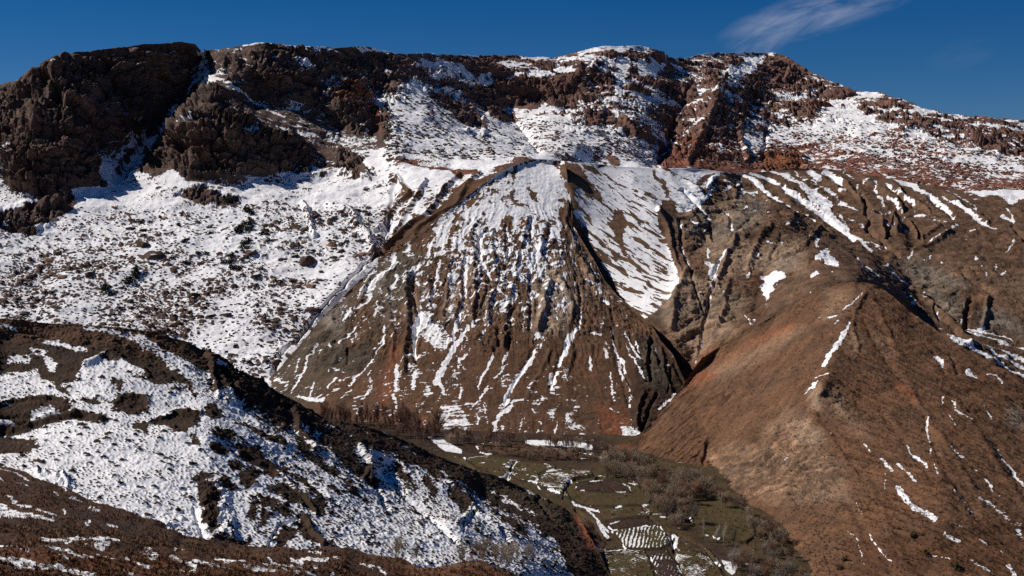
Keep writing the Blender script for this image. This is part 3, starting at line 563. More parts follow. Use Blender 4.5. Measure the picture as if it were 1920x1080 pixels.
lines1 = [
 [-240,170,1150, 0,162,1140, 60,125,1130, 140,97,1140, 270,82,1180, 370,85,1240],
 [385,92,1270, 480,81,1260, 600,88,1330, 740,101,1450, 900,105,1650, 1040,108,1750, 1140,86,1750, 1240,97,1780, 1280,110,1950, 1440,99,2100, 1550,150,2000, 1690,187,1850, 1920,228,1750, 2160,250,1750],
 [-240,350,1030, 0,362,1030, 90,368,1015, 200,350,1045, 260,315,1075],                       # foot of the left cliff
 [110,130,1120, 60,250,1050, 30,340,1022], [130,200,1075,120,300,1035],                      # its buttress
 [385,100,1300, 370,150,1240, 330,200,1190, 280,260,1150, 230,320,1085],                     # snow gully
 [250,140,1165, 240,220,1130, 200,280,1090],
 [300,332,1045, 350,334,1032, 440,336,1040, 500,333,1052, 578,325,1075],                     # foot of the buttress
 [300,250,1085, 350,235,1058, 450,245,1066, 520,255,1085, 575,270,1110],
 [375,165,1150, 430,180,1140, 480,215,1140, 560,240,1160, 640,262,1170],                     # snow shelf on it
 [430,185,1200, 560,215,1190, 640,240,1200], [430,120,1215, 500,130,1195, 560,150,1215],
 [640,190,1200, 700,245,1200, 740,295,1060], [590,330,1080, 650,320,1075, 700,310,1060],
 [650,110,1370, 720,130,1400, 700,200,1290],
 [-240,440,960, 0,440,960, 150,425,980, 300,395,1000, 420,390,1000, 560,385,1010, 680,365,1020],
 [-240,600,850, 0,600,850, 200,620,835, 330,645,825, 420,670,805, 510,695,785, 560,690,782],
 [600,580,840, 680,505,900, 715,470,935, 735,410,980, 740,340,1020],                          # stream below the talus
 [-240,760,760, 300,760,750, 560,740,750],
 [740,296,1045, 800,310,1025, 860,322,1005, 930,318,985, 985,303,980],                        # rim
 [780,480,915, 840,420,930, 900,360,950, 980,310,968], [760,360,985, 830,370,965],
 [770,292,1100, 850,300,1110, 930,296,1130, 1000,293,1190, 1100,303,1320],                    # bowl floor
 [745,190,1290, 800,215,1270, 870,245,1270, 940,270,1260, 1000,288,1270],
 [740,115,1420, 830,152,1470, 900,178,1520, 925,200,1530], [820,180,1390, 870,212,1400, 897,240,1380],
 [962,190,1560, 1060,195,1560, 1110,165,1570], [962,148,1600, 1060,138,1600, 1110,120,1610],
 [1012,285,1290, 975,245,1430, 945,210,1540], [1110,150,1610, 1160,205,1500, 1200,250,1420],
 [1340,168,1640, 1335,210,1560, 1310,270,1450, 1290,312,1385], [1280,170,1690, 1270,230,1575, 1235,300,1420], [1395,190,1665, 1405,240,1562, 1420,300,1440],
 [1100,310,1330, 1240,318,1340, 1440,335,1390, 1700,360,1290, 1920,372,1230, 2160,380,1200],
 [1440,150,1970, 1500,165,1940, 1600,195,1830], [1400,195,1780, 1500,215,1700, 1600,240,1600, 1700,260,1520, 1920,300,1430],
 [1000,420,1000, 1440,440,1080, 2160,470,1050]]
TOP1 = '-240 178 0 162 30 150 45 138 60 127 75 116 100 107 140 97 160 95 200 93 220 90 250 86 270 82 300 82 340 78 365 83 385 93 400 93 440 87 480 81 520 83 570 87 600 86 640 90 660 88 680 86 700 91 740 101 800 100 870 104 900 104 960 103 1040 108 1060 102 1100 93 1140 87 1170 85 1200 87 1230 94 1248 98 1252 108 1280 110 1330 100 1380 99 1400 97 1440 99 1460 101 1480 108 1495 120 1510 128 1550 150 1570 156 1600 167 1620 171 1650 173 1670 180 1690 184 1710 194 1740 206 1780 215 1850 221 1920 228 2160 250'
BOT1 = '-240 780 300 780 560 745 640 660 720 600 860 500 1000 430 1200 420 1440 430 1700 450 2160 480'
def clusters(X, Y, U, V):
    reg = pmask('''@0 0 1
P 1:740 80 1300 80 1550 100 1700 150 2160 220 2160 330 1900 300 1700 255 1560 225 1440 250 1240 320 1230 260 1060 215 960 200 900 150
P 0:1540 205 1600 195 1680 245 1600 262 1530 260;P 0:1350 137 1400 118 1430 105 1420 125 1378 152;P .0:700 165 745 180 800 205 860 228 920 250 1000 290 980 305 760 300
P .6:1100 180 1240 180 1240 270 1130 255;P .8:395 85 740 95 760 180 700 260 620 250 560 170 430 140
30 0:1220 130 1300 150;16 0:1400 240 1430 300;20 0:1170 120 1150 190''', U, V, X, Y, 10, .02, 12)
    rt = sstep(1150, 1450, U); a = fbm(X*.017, Y*.019, 5, .62, 33)*(1-rt)+fbm((X*.85+Y*.5)*.024, (Y*.85-X*.5)*.013, 5, .62, 32)*rt; b = fbm(X*.06, Y*.07, 4, .62, 34)
    return reg*sstep(-.02, .07, a+b*.45-.02+(reg-.8)*.3)
def relief1(X, Y, U, V, P):
    cl = pmask(CLIFF1, U, V, X, Y, 10, .02, 10); cl = np.maximum(cl, sstep(.15, .5, fbm(X*.012, Y*.012, 4, .55, 41))*.6*sstep(400, 300, V)*(1-pmask('P 1:700 165 745 180 800 205 860 228 920 250 1000 290 980 305 900 318 760 300 720 260', U, V, X, Y)))
    wx = X+fbm(X*.02, Y*.02, 3, .5, 42)*14; wy = Y+fbm(X*.02, Y*.02, 3, .5, 43)*14; zz = P[..., 2]
    block = facets(wx/46, wy/36, 1, 1.2)*11+facets(wx/18, Y/21, 2, 1.3)*4.2+facets(X/7, Y/8.5, 3, 1.3)*1.5
    jn = perlin(X*.10+fbm(X*.05, zz*.05, 2, .5, 38)*.8, zz*.016); jn2 = perlin(X*.24+7, zz*.04)
    block = block-3.6*np.clip(1-np.abs(jn)*6, 0, 1)-.8*np.clip(1-np.abs(jn2)*6, 0, 1)
    lz = (zz+fbm(X*.02, Y*.02, 3, .5, 44)*9+X*.10)/15; lz2 = (zz+fbm(X*.05, Y*.05, 3, .5, 37)*4+X*.10)/5.2
    ledge = -((lz % 1)-.5)*7-((lz2 % 1)-.5)*2.2
    crack = -sstep(.62, .9, fbm(X*.045, Y*.018, 4, .6, 49, True))*5
    clu = clusters(X, Y, U, V); SHEETS.setdefault('_', {})['clu'] = clu; cl = np.maximum(cl*np.where(U > 700, .75, 1), clu*.62)
    topf = .3+.7*sstep(0, 30, V-np.interp(U, *npl([float(q) for q in TOP1.split()])))
    h = cl*topf*(1+.5*clu)*(block*.8+2-ledge+crack+fbm(X*.12, Y*.10, 4, .6, 45, True)*.8)
    # open slopes: rubble and boulders
    tal = (1-cl)
    rub = pmask('P .9:-240 430 150 410 300 390 690 370 720 460 620 540 520 700 -240 780;P .7:1400 150 2160 220 2160 480 1200 420 1100 220', U, V, X, Y, 15, .02, 20)
    rub = np.maximum(rub, .35)
    r1, r1b, ri = worley(X/6.5, Y/6.5, 5); r2, r2b, rj = worley(X/3.1, Y/3.1, 6)
    dens = fbm(X*.02, Y*.02, 4, .6, 46)
    bo = sstep(.42, .22, r1)*(ri > .68)*sstep(-.25, .25, dens)*1.7+sstep(.44, .2, r2)*(rj > .62)*sstep(-.4, .1, dens)*.9
    h = h+tal*(bo*rub+fbm(X*.02, Y*.02, 3, .5, 47)*4+fbm(X*.12, Y*.12, 4, .6, 48)*1.1)
    c = np.zeros((CH, CW)); carve(c, '''@0 0 1
8 -6:600 580 660 515 715 470;10 -8:510 700 545 640 600 580;26 5:620 385 660 400 700 470;14 4:570 380 590 440;14 -4:740 340 715 470;10 4:745 330 770 360 700 440;10 4:800 340 740 440;10 5:860 330 800 400 720 470;9 4:900 325 850 390 780 440;20 9:320 90 330 170;24 8:120 110 60 260;24 8:250 100 260 220
16 -10:375 90 366 140;30 -8:350 170 300 240 220 330;14 -5:1010 285 960 215;14 5:1230 300 1160 220;16 8:1345 170 1330 230 1290 310;12 6:1375 215 1400 300;16 -7:1300 150 1270 220 1235 300;12 -6:1440 220 1430 300''')
    h = h+sample(c, U+fbm(X*.03, Y*.03, 3, .6, 40)*9, V+fbm(X*.03, Y*.03, 3, .6, 39)*9)*.8
    s = SHEETS.setdefault('_', {}); s['cl'] = cl; s['bo'] = bo*rub*tal
    return h
def look1(X, Y, U, V, P, N, h):
    d = snowfield('S1', .45, U, V, X, Y, 6, .04, 4)
    cl = SHEETS['_']['cl']; bo = SHEETS['_']['bo']; nz = N[..., 2]
    n = fbm(X*.10, Y*.10, 5, .62, 51); n2 = fbm(X*.035, Y*.035, 4, .6, 52)
    # streaks down the fall line on the right-hand face
    st = fbm((X*.8+P[..., 2]*.9)*.09, (X*.6-P[..., 2]*.7)*.02, 4, .6, 53)
    tal = (1-cl)*sstep(330, 380, V)*sstep(760, 700, U)
    k1, k2, ki = worley(X/1.7, Y/1.5, 7); dens = fbm(X*.02, Y*.02, 4, .6, 46)
    spk = sstep(.5, .25, k1)*(ki > .5-.6*dens)
    s = d*1.0+n*(.9-.4*tal)+n2*(.55-.3*tal)+st*.6*sstep(900, 1100, U)*(1-cl)+tal*(.62-spk*1.9*sstep(-.28, .22, dens))+(1-tal)*sstep(160, 200, V)*(.0-spk*1.3*sstep(-.1, .3, dens))*(1-cl)
    hb = blur(h, 6)-h
    s = s+np.clip(hb*.35, -1.2, .6)
    s = s+np.clip((nz-.55)*2.2, -1.4, .9)*(.35+.65*cl)
    clu = SHEETS['_']['clu']; regm = sstep(740, 800, U)*sstep(300, 260, V-(U-1500)*.12*(U > 1500))
    s = s+regm*(.45-clu*2.1)*(1-.6*cl)-clu*.25
    s = s-np.clip(bo*2.2, 0, 1.6)
    s = np.where(cl > .5, np.minimum(s, (nz-.40)*5+d*.5+.55), s)
    col = colour(U, V, X, Y, 'cliff', '''@0 0 1
P mauve:740 95 1300 80 1300 330 960 320 740 220;P mauve:1270 90 1700 160 1960 220 1960 330 1270 330;P red:1250 250 1430 255 1560 240 1700 250 1850 300 2160 340 2160 480 1200 420;P mauve:1300 180 1380 180 1420 310 1230 320;P red:1290 260 1400 270 1420 310 1230 320;P rust:1795 300 1850 305 1900 330 1830 335;P rust:1430 290 1500 285 1500 325 1430 325;30 rust:1540 200 1580 205;30 red:660 165 690 200
P brown:700 320 980 308 980 480 560 720 640 560 720 460;P rust:845 320 880 320 872 345 852 345;12 red:740 296 800 308 870 320;30 rust:640 170 670 185;20 rust:700 215 708 240;P mauve:1340 80 1540 110 1540 190 1380 190''', 10, .02, (.35, .05))
    SHEETS['_']['rock'] = cl
    str_ = fbm(X*.02, P[..., 2]*.22+X*.015, 4, .6, 35); blk = fbm(X*.12, Y*.10, 4, .65, 36)
    col = col*(1+cl[..., None]*(str_*.7+blk*.55)[..., None])
    return s, col
build_sheet('mountain', -230, 2150, [float(q) for q in TOP1.split()], [float(q) for q in BOT1.split()], lines1, relief1, look1, TERR, 1.45, 1.35, (260, .35))

# ================================================================= S3: the badlands on the right with the snow gullies
lines3 = [
 [900,299,1000, 1000,299,985, 1040,301,968, 1060,302,957, 1100,305,966, 1160,312,980, 1220,315,1000, 1300,316,1035, 1440,322,1100, 1560,318,1120, 1720,345,1085, 1920,358,1050, 2160,362,1040],
 [1020,340,960, 1040,340,942, 1066,340,926, 1073,395,898, 1073,423,888], 
 [1102,468,868, 1133,525,840, 1180,575,804, 1220,605,778],
 [1150,400,915, 1200,450,882, 1250,500,852, 1275,515,845],
 [1225,315,1000, 1270,350,970, 1330,412,930, 1338,440,915], [1275,325,1010, 1335,402,945, 1332,450,920],
 [1180,340,958, 1230,400,912],
 [1275,515,832, 1222,608,774],
 [1480,420,900, 1400,440,885, 1340,490,842, 1262,560,794, 1252,620,770],
 [1222,608,774, 1262,660,750, 1287,720,735, 1200,800,690],
 [1335,520,822, 1315,620,770, 1295,700,738], [1400,520,815, 1380,600,768], [1440,530,818, 1420,590,772],
 [1380,328,1090, 1500,402,985, 1630,472,905, 1700,532,865, 1780,590,810, 1830,640,775],
 [1440,345,1075, 1480,380,1000], [1560,332,1105, 1640,400,990, 1700,455,915, 1745,520,875], [1640,345,1080, 1690,410,985, 1712,478,915],
 [1800,365,1040, 1780,440,935, 1735,475,905], [1880,440,945, 1920,430,950, 2160,430,940],
 [1660,500,868, 1720,560,830], [1800,520,855, 1920,560,830, 2160,560,820], [1860,615,795, 1920,650,775, 2160,700,760],
 [1289,712,735, 1370,645,725, 1422,610,705, 1533,545,690, 1600,525,700, 1698,575,800], [1787,643,760, 1920,740,740, 2160,800,740], [1533,480,800, 1450,560,760],
 [900,430,900, 1050,470,900, 1100,600,850, 1150,740,760, 1200,900,690, 2160,900,700]]
TOP3 = '940 360 985 322 1002 304 1030 302 1060 302 1100 305 1160 312 1220 315 1300 316 1350 322 1380 325 1440 322 1480 316 1560 318 1600 324 1640 330 1720 345 1760 350 1800 356 1812 358 1870 355 1920 357 2160 350'
BOT3 = '940 420 1050 480 1100 640 1200 780 1290 760 1430 660 1600 620 1700 660 1800 720 1920 800 2160 880'
def relief3(X, Y, U, V, P):
    c = np.zeros((CH, CW)); carve(c, '''@1200 290 4.5
50 6:170 100 350 200 520 340;60 7:150 460 220 600 340 1000;40 -9:330 560 340 720 400 900 440 1000;50 6:420 500 600 760;34 -9:370 300 480 450 600 590;30 -8:600 600 560 680;30 -7:720 500 770 580 780 660;60 6:620 190 560 300;60 6:640 170 780 280 800 360;50 5:800 280 950 260 1100 420 1500 620;40 -6:860 180 1010 290 1220 430 1560 640
50 -6:1200 280 1500 500 1800 720;34 4:1100 200 1500 450;40 5:1450 160 1780 360;30 -4:1560 170 1800 330;44 -6:660 930 600 1080;60 6:820 700 720 900 660 1080;50 5:980 620 820 700;80 7:1100 640 1000 760 900 960;30 -6:930 560 780 700;60 5:1500 640 1400 760 1200 900;50 -4:1200 700 1100 900
@1520 310 4.5
60 8:250 120 330 200 420 330;60 9:420 80 560 200 720 300 760 400;46 -8:440 270 480 400 490 520;46 8:520 400 600 520 640 620;60 8:700 430 720 560;34 -8:720 400 670 560 640 640;40 6:820 480 900 620;34 -8:860 500 930 640;40 6:1100 520 940 640;46 -9:480 540 640 700 740 780;44 8:620 60 760 240 1000 400;40 -8:650 170 760 280 900 380;50 5:1100 200 1300 380 1500 500;50 -6:1000 280 1200 440
40 -7:380 780 600 980 800 1080;60 -6:1720 540 1800 640;50 6:1180 580 860 740;70 -5:1300 940 1500 1080
@1520 480 4.5
44 -12:780 290 850 400 910 470;44 -8:930 340 980 380;36 -8:1030 430 1080 560;60 9:860 300 1000 420 1200 600 1340 740;40 5:600 200 780 330;70 -7:1350 380 1300 600;60 6:1500 380 1450 600
@1200 480 4.5
34 -9:650 200 580 400 540 600 510 850;60 6:760 240 700 500 650 700;80 8:400 150 280 400 260 620;26 -6:440 150 500 400 550 520;50 -8:880 500 700 580 320 740;40 -10:960 540 1020 520;40 -8:1080 420 1020 500;50 5:1200 560 900 700 700 860;60 -12:60 560 160 700 300 830 340 960''')
    gl = sample(c, U+fbm(X*.03, Y*.03, 4, .6, 61)*9, V+fbm(X*.03, Y*.03, 4, .6, 62)*9)
    sn = sstep(1290, 1240, U+(V-500)*.1)
    r = fbm((X+Y*.5)*.035, (Y-X*.5)*.022, 5, .6, 63, True)*2.6+fbm(X*.09, Y*.09, 5, .65, 64)*1.6
    f1, f2, i1 = worley((X+fbm(X*.03, Y*.03, 3, .5, 65)*25)/26, (Y+fbm(X*.03, Y*.03, 3, .5, 66)*25)/26, 9)
    rk = pmask("""@1200 290 4.5
P .8:150 380 560 300 1400 480 1500 900 1300 1400 400 2100 100 1700 330 1030
@1520 480 4.5
P .7:700 40 1350 150 1400 500 1200 600 900 300""", U, V, X, Y, 14, .03, 16)
    SHEETS['_']['rk3'] = rk
    r = r+(np.minimum(f2-f1, .25)*5+facets(X/9+f1, Y/9, 10, 1)*1.6+facets(X/3.5, Y/3.5, 11, 1)*.7)*(.3+.7*rk)*(1-.8*sn)
    fade = sstep(0, 22, V-np.interp(U, *npl([float(q) for q in TOP3.split()])))
    return (gl*.36+r*.8*(1-.72*sn))*(.15+.85*fade)
def look3(X, Y, U, V, P, N, h):
    d = snowfield('S3', -1.1, U, V, X, Y, 3.4, .1, 4.0)
    sn = sstep(1300, 1230, U+(V-500)*.1)
    st = fbm((X*.87-Y*-.5)*.14, (Y*.87-X*.5)*.025, 4, .6, 67)
    st2 = fbm((X*.5+Y*.866)*.12, (X*.866-Y*.5)*.03, 4, .6, 70)
    n = fbm(X*.12, Y*.12, 5, .62, 68)
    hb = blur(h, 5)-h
    al = .45*X-.9*Y; ac = .9*X+.45*Y; stk = fbm(ac*.17+fbm(X*.05, Y*.05, 3, .5, 79)*.6, al*.022, 4, .6, 78); stk2 = fbm(ac*.5, al*.06, 3, .6, 76)
    s = d+n*.6+fbm(X*.4, Y*.4, 3, .6, 99)*.5+st2*.6*(1-sn)-sn*(sstep(-.02, .28, stk)*2.3*sstep(330, 430, V)+sstep(.05, .35, stk2)*1.3)+np.clip(hb*.25, -.4, .4)+sn*st*.2
    col = colour(U, V, X, Y, 's3b', '''@1200 290 4.5
P rock:400 500 600 420 900 330 1100 420 1000 620 800 720 600 820 460 780 300 560;P grey:780 500 1000 400 1070 480 900 640 780 620;P grey:600 600 760 620 780 700 620 830;P grey:1200 880 1300 840 1300 960 1200 1000
P rock:560 800 900 760 1350 760 1400 1000 600 1080;P brown:900 690 1100 690 1200 760 1000 780;P olive:2100 180 2400 200 2400 300 2200 280
@1520 480 4.5
P grey:700 60 900 40 1350 200 1350 280 1280 320 900 260 780 130;P grey:950 280 1330 380 1330 520 1220 560 1000 400;P tan:1000 20 1900 200 1900 540 1400 330;P grey:1400 480 1600 460 1900 700 1400 600;P brown:1330 300 1430 420 1380 600 1260 580
@1200 480 4.5
P rock:330 150 700 220 860 400 800 660 500 900 300 760 120 500 250 240;P grey:1200 80 1300 50 1300 120 1200 150;P rust:380 1080 520 860 700 760 520 1000;P rust:960 170 1060 180 1040 260 960 260;P brown:900 500 1050 480 1040 640 900 700''', 9, .03, (.32, .06))
    crk = fbm(X*.07, Y*.07, 5, .6, 71, True); SHEETS['_']['rock'] = SHEETS['_']['rk3']*.7+.12*(1-sn)
    col = col*(1-.35*sstep(.35, .75, crk))[..., None]
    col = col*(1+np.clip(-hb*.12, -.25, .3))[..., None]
    return s, col
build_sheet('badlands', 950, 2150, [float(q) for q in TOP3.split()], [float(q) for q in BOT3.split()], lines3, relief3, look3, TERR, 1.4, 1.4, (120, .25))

# ================================================================= S2: the big spur in the middle
lines2 = [
 [380,800,800, 440,745,790, 510,707,775, 600,602,805, 720,488,845, 800,432,865, 900,350,910, 960,312,935, 1000,299,950, 1060,302,955],
 [1064,340,932, 1073,395,899, 1073,423,884, 1102,468,858, 1133,525,828, 1180,572,790, 1220,607,762, 1260,660,725, 1287,722,690, 1240,780,655, 1190,835,630],
 [380,830,735, 500,765,725, 600,795,695, 700,822,662, 850,838,640, 1000,843,630, 1130,840,630, 1190,848,625],
 [380,930,640, 1350,930,570]]
TOP2 = '400 790 440 752 510 706 560 650 600 601 660 540 700 502 720 487 760 458 800 431 850 388 900 349 940 322 960 311 985 302 1000 298 1020 299 1040 301 1058 302 1062 318 1066 345 1073 395 1075 423 1088 445 1102 468 1118 495 1133 525 1156 553 1180 572 1200 590 1220 607 1240 640 1262 665 1275 695 1289 724 1300 760 1340 820'
BOT2 = '400 900 1340 900'
def relief2(X, Y, U, V, P):
    th = np.arctan2(U-1010, V+200)
    wth = th+fbm(X*.02, Y*.02, 4, .5, 81)*.035
    g = fbm(wth*26, V*.004, 4, .55, 82, True)
    g2 = fbm(wth*70, V*.012, 3, .6, 83, True)
    c = np.zeros((CH, CW)); carve(c, '''@800 290 4.5
40 -6:520 640 450 720 460 900 540 1060;34 -8:330 860 320 960 300 1080;50 5:400 560 380 760 420 1080;40 5:240 760 200 900 160 1080;30 -5:660 600 700 760 640 960 600 1080;40 5:860 520 820 700 760 900 740 1060;40 6:560 640 560 800 590 1040;30 -5:890 560 880 760 1000 860;60 6:1180 420 1180 600 1240 800 1400 1060;40 -5:1040 620 1010 780 1000 860 1080 980;50 6:960 700 960 860
@860 480 4.5
50 -7:60 0 50 200 40 360 0 560;40 -6:190 0 260 180 200 440;60 8:120 180 130 400 110 560;60 9:300 300 250 420 240 570;30 -7:360 100 320 300 290 380;70 6:480 200 420 400 380 640;44 -10:600 120 610 330 600 620;90 13:760 240 720 420 660 620;60 8:860 220 960 420 960 560;30 -8:960 560 1010 600;44 -7:1010 280 1030 480 1020 620;70 5:1120 60 1240 250 1480 520 1600 600;40 6:420 640 360 760;50 -8:330 640 340 760 300 800;36 -9:415 680 430 790;50 7:380 700 380 800;60 -4:860 850 780 1080;50 3:980 800 900 1080;30 -4:1290 620 1340 840 1440 1080;60 5:1580 680 1660 900 1740 1080;44 -14:1630 700 1600 900 1620 1040;36 -5:1440 660 1560 900
@500 500 4.5
70 11:1180 60 1180 300 1200 500 1170 700 1150 900;60 -12:1240 60 1240 280 1290 440 1250 620 1260 800;50 6:1380 100 1370 300;50 7:1550 60 1520 280 1500 420;50 -8:1660 60 1670 280 1620 480;30 -5:1440 40 1400 280;60 7:560 380 560 500 480 640;60 6:860 120 800 300 700 400;50 -5:900 100 840 200;60 6:1020 200 1060 520 1060 800;60 -3:960 620 880 800 680 1000;60 8:700 700 600 760 540 850;26 -7:690 700 680 820;60 6:850 640 780 700;50 -3:460 640 300 900 200 1060;50 3:560 640 400 900
@920 640 4.5
36 -12:1340 100 1360 300;50 9:1440 60 1460 300 1520 420;40 -14:1400 440 1340 600 1260 740;50 9:1290 440 1240 600 1220 740;30 -8:1520 240 1500 420;70 -10:1600 60 1560 200 1640 360;40 -4:360 60 120 520;60 3:500 100 300 500;40 -4:640 20 500 400;50 -3:1040 60 1170 560''')
    wv = 7
    gl = sample(c, U+fbm(X*.04, Y*.04, 4, .6, 84)*wv, V+fbm(X*.04, Y*.04, 4, .6, 85)*wv)
    rocky = pmask('''@0 0 1
P 1:880 460 1080 430 1240 630 1120 640 1060 620 1000 630 900 660 860 600 760 640 740 560 780 480;P .8:600 560 760 480 760 640 660 700 560 690;P 1:1200 620 1290 700 1260 800 1180 820 1200 720''', U, V, X, Y, 14, .03, 14)
    f1, f2, i1 = worley((X+fbm(X*.05, Y*.05, 3, .5, 86)*12)/13, (Y+fbm(X*.05, Y*.05, 3, .5, 87)*12)/20, 12)
    fade = sstep(0, 30, V-np.interp(U, *npl([float(q) for q in TOP2.split()])))
    low = sstep(700, 640, V)
    SHEETS['_']['rk2'] = rocky
    topz = .2+.8*sstep(330, 480, V)
    return gl*.21*(.1+.9*fade)+(g*.7*topz*(.3+.7*low)+g2*.8*topz*(.3+.7*low)+rocky*(np.minimum(f2-f1, .35)*1.2+facets(X/7+f1, Y/10, 13, 1)*.6+facets(X/3, Y/4, 14, 1)*.45))*(.15+.85*fade)+fbm(X*.15, Y*.15, 5, .65, 88)*.8
def look2(X, Y, U, V, P, N, h):
    d = snowfield('S2', -1.15, U, V, X, Y, 3.2, .12, 4.2)
    th = np.arctan2(U-1010, V+200)
    st = fbm(th*90, V*.02, 4, .6, 91); hz = fbm(X*.10, Y*.55, 4, .65, 92); n = fbm(X*.13, Y*.13, 5, .62, 93)
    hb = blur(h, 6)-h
    low = sstep(640, 720, V)
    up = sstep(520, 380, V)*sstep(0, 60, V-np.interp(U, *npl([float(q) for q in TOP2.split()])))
    n3 = fbm(X*.4, Y*.5, 3, .6, 98)
    tw = th+fbm(X*.03, Y*.03, 3, .5, 97)*.05; rib = fbm(tw*34, V*.006, 4, .6, 96); rib2 = fbm(tw*75, V*.014, 4, .6, 95)
    dens = np.interp(V, [300, 380, 470, 560, 650, 760, 840], [-.1, -.1, -.15, -.38, -.72, -.62, -.6])-.35*sstep(1040, 1090, U+ (V-400)*-.1)*sstep(420, 460, V)-.25*sstep(700, 600, U)
    d = np.where(d < -1.35, d, np.maximum(d, np.clip(dens+rib*1.0+rib2*1.3+n*.5, -1.2, .5)))
    s = d+n*.75+n3*.55+st*.35*(1-low)+hz*1.15*low+up*(.25+n*.5)+np.clip(hb*.28, -.5, .5)
    col = colour(U, V, X, Y, 'brown', '''@0 0 1
P olive:510 700 610 590 700 510 760 470 790 480 760 560 700 640 620 720 560 780 500 760;P grey:600 590 640 580 640 625 620 620;P grey:680 550 720 520 700 570 670 575;P brown:660 560 720 560 700 640 640 720 650 640;P olive:610 640 660 660 700 640 690 700 640 700 600 680
P rock:1000 540 1070 500 1090 560 1060 625 1000 630 1000 580;P tan:900 560 925 560 922 610 905 610;P tan:1070 440 1120 500 1150 560 1080 560;P rock:1010 500 1040 490 1050 540 1020 560;P tan:840 500 900 490 880 590 830 600;P tan:770 520 800 560 790 620 760 600
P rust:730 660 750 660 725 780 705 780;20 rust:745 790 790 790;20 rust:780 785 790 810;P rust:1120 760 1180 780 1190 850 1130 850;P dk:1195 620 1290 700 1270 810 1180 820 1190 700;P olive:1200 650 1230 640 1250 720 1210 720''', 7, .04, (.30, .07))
    crk = fbm(X*.09, Y*.05, 5, .6, 94, True); rk = SHEETS['_']['rk2']; SHEETS['_']['rock'] = rk*.6+.08
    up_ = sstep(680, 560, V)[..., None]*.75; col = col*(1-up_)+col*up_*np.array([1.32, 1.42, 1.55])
    col = col*(1-.4*rk*sstep(.3, .7, crk))[..., None]*(1+rk*.15)[..., None]
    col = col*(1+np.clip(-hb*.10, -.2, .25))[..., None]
    return s, col
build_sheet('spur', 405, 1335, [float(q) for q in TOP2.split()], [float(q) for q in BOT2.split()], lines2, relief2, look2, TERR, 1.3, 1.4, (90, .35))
# ================================================================= S4: the brown spur on the right
lines4 = [
 [1080,900,600, 1150,868,605, 1185,842,612, 1215,800,635, 1289,710,668, 1370,640,668, 1422,610,664, 1470,580,656, 1533,547,650, 1600,530,640, 1653,541,636, 1698,578,626, 1742,613,615, 1787,643,600, 1853,680,588, 1920,715,578, 2160,840,550],
 [1080,930,560, 1150,885,592, 1230,885,586, 1330,930,545, 1450,1010,480, 1500,1060,445, 1545,1110,415, 1700,1220,370, 2160,1240,365],
 [1600,530,640, 1588,600,611, 1570,660,583, 1540,740,547],
 [1300,720,665, 1320,800,622, 1340,880,578], [1450,620,655, 1420,760,592, 1400,900,540], [1750,800,525, 1780,1000,440], [1920,800,540, 1930,1000,450], [1080,1250,420, 1400,1250,400]]
TOP4 = '1100 905 1150 870 1185 842 1200 822 1215 800 1250 765 1289 709 1300 690 1315 669 1370 640 1422 610 1470 580 1500 562 1533 547 1566 536 1600 530 1625 532 1653 541 1698 578 1742 613 1787 643 1820 662 1853 680 1920 715 2160 840'
BOT4 = '1100 1245 2160 1245'
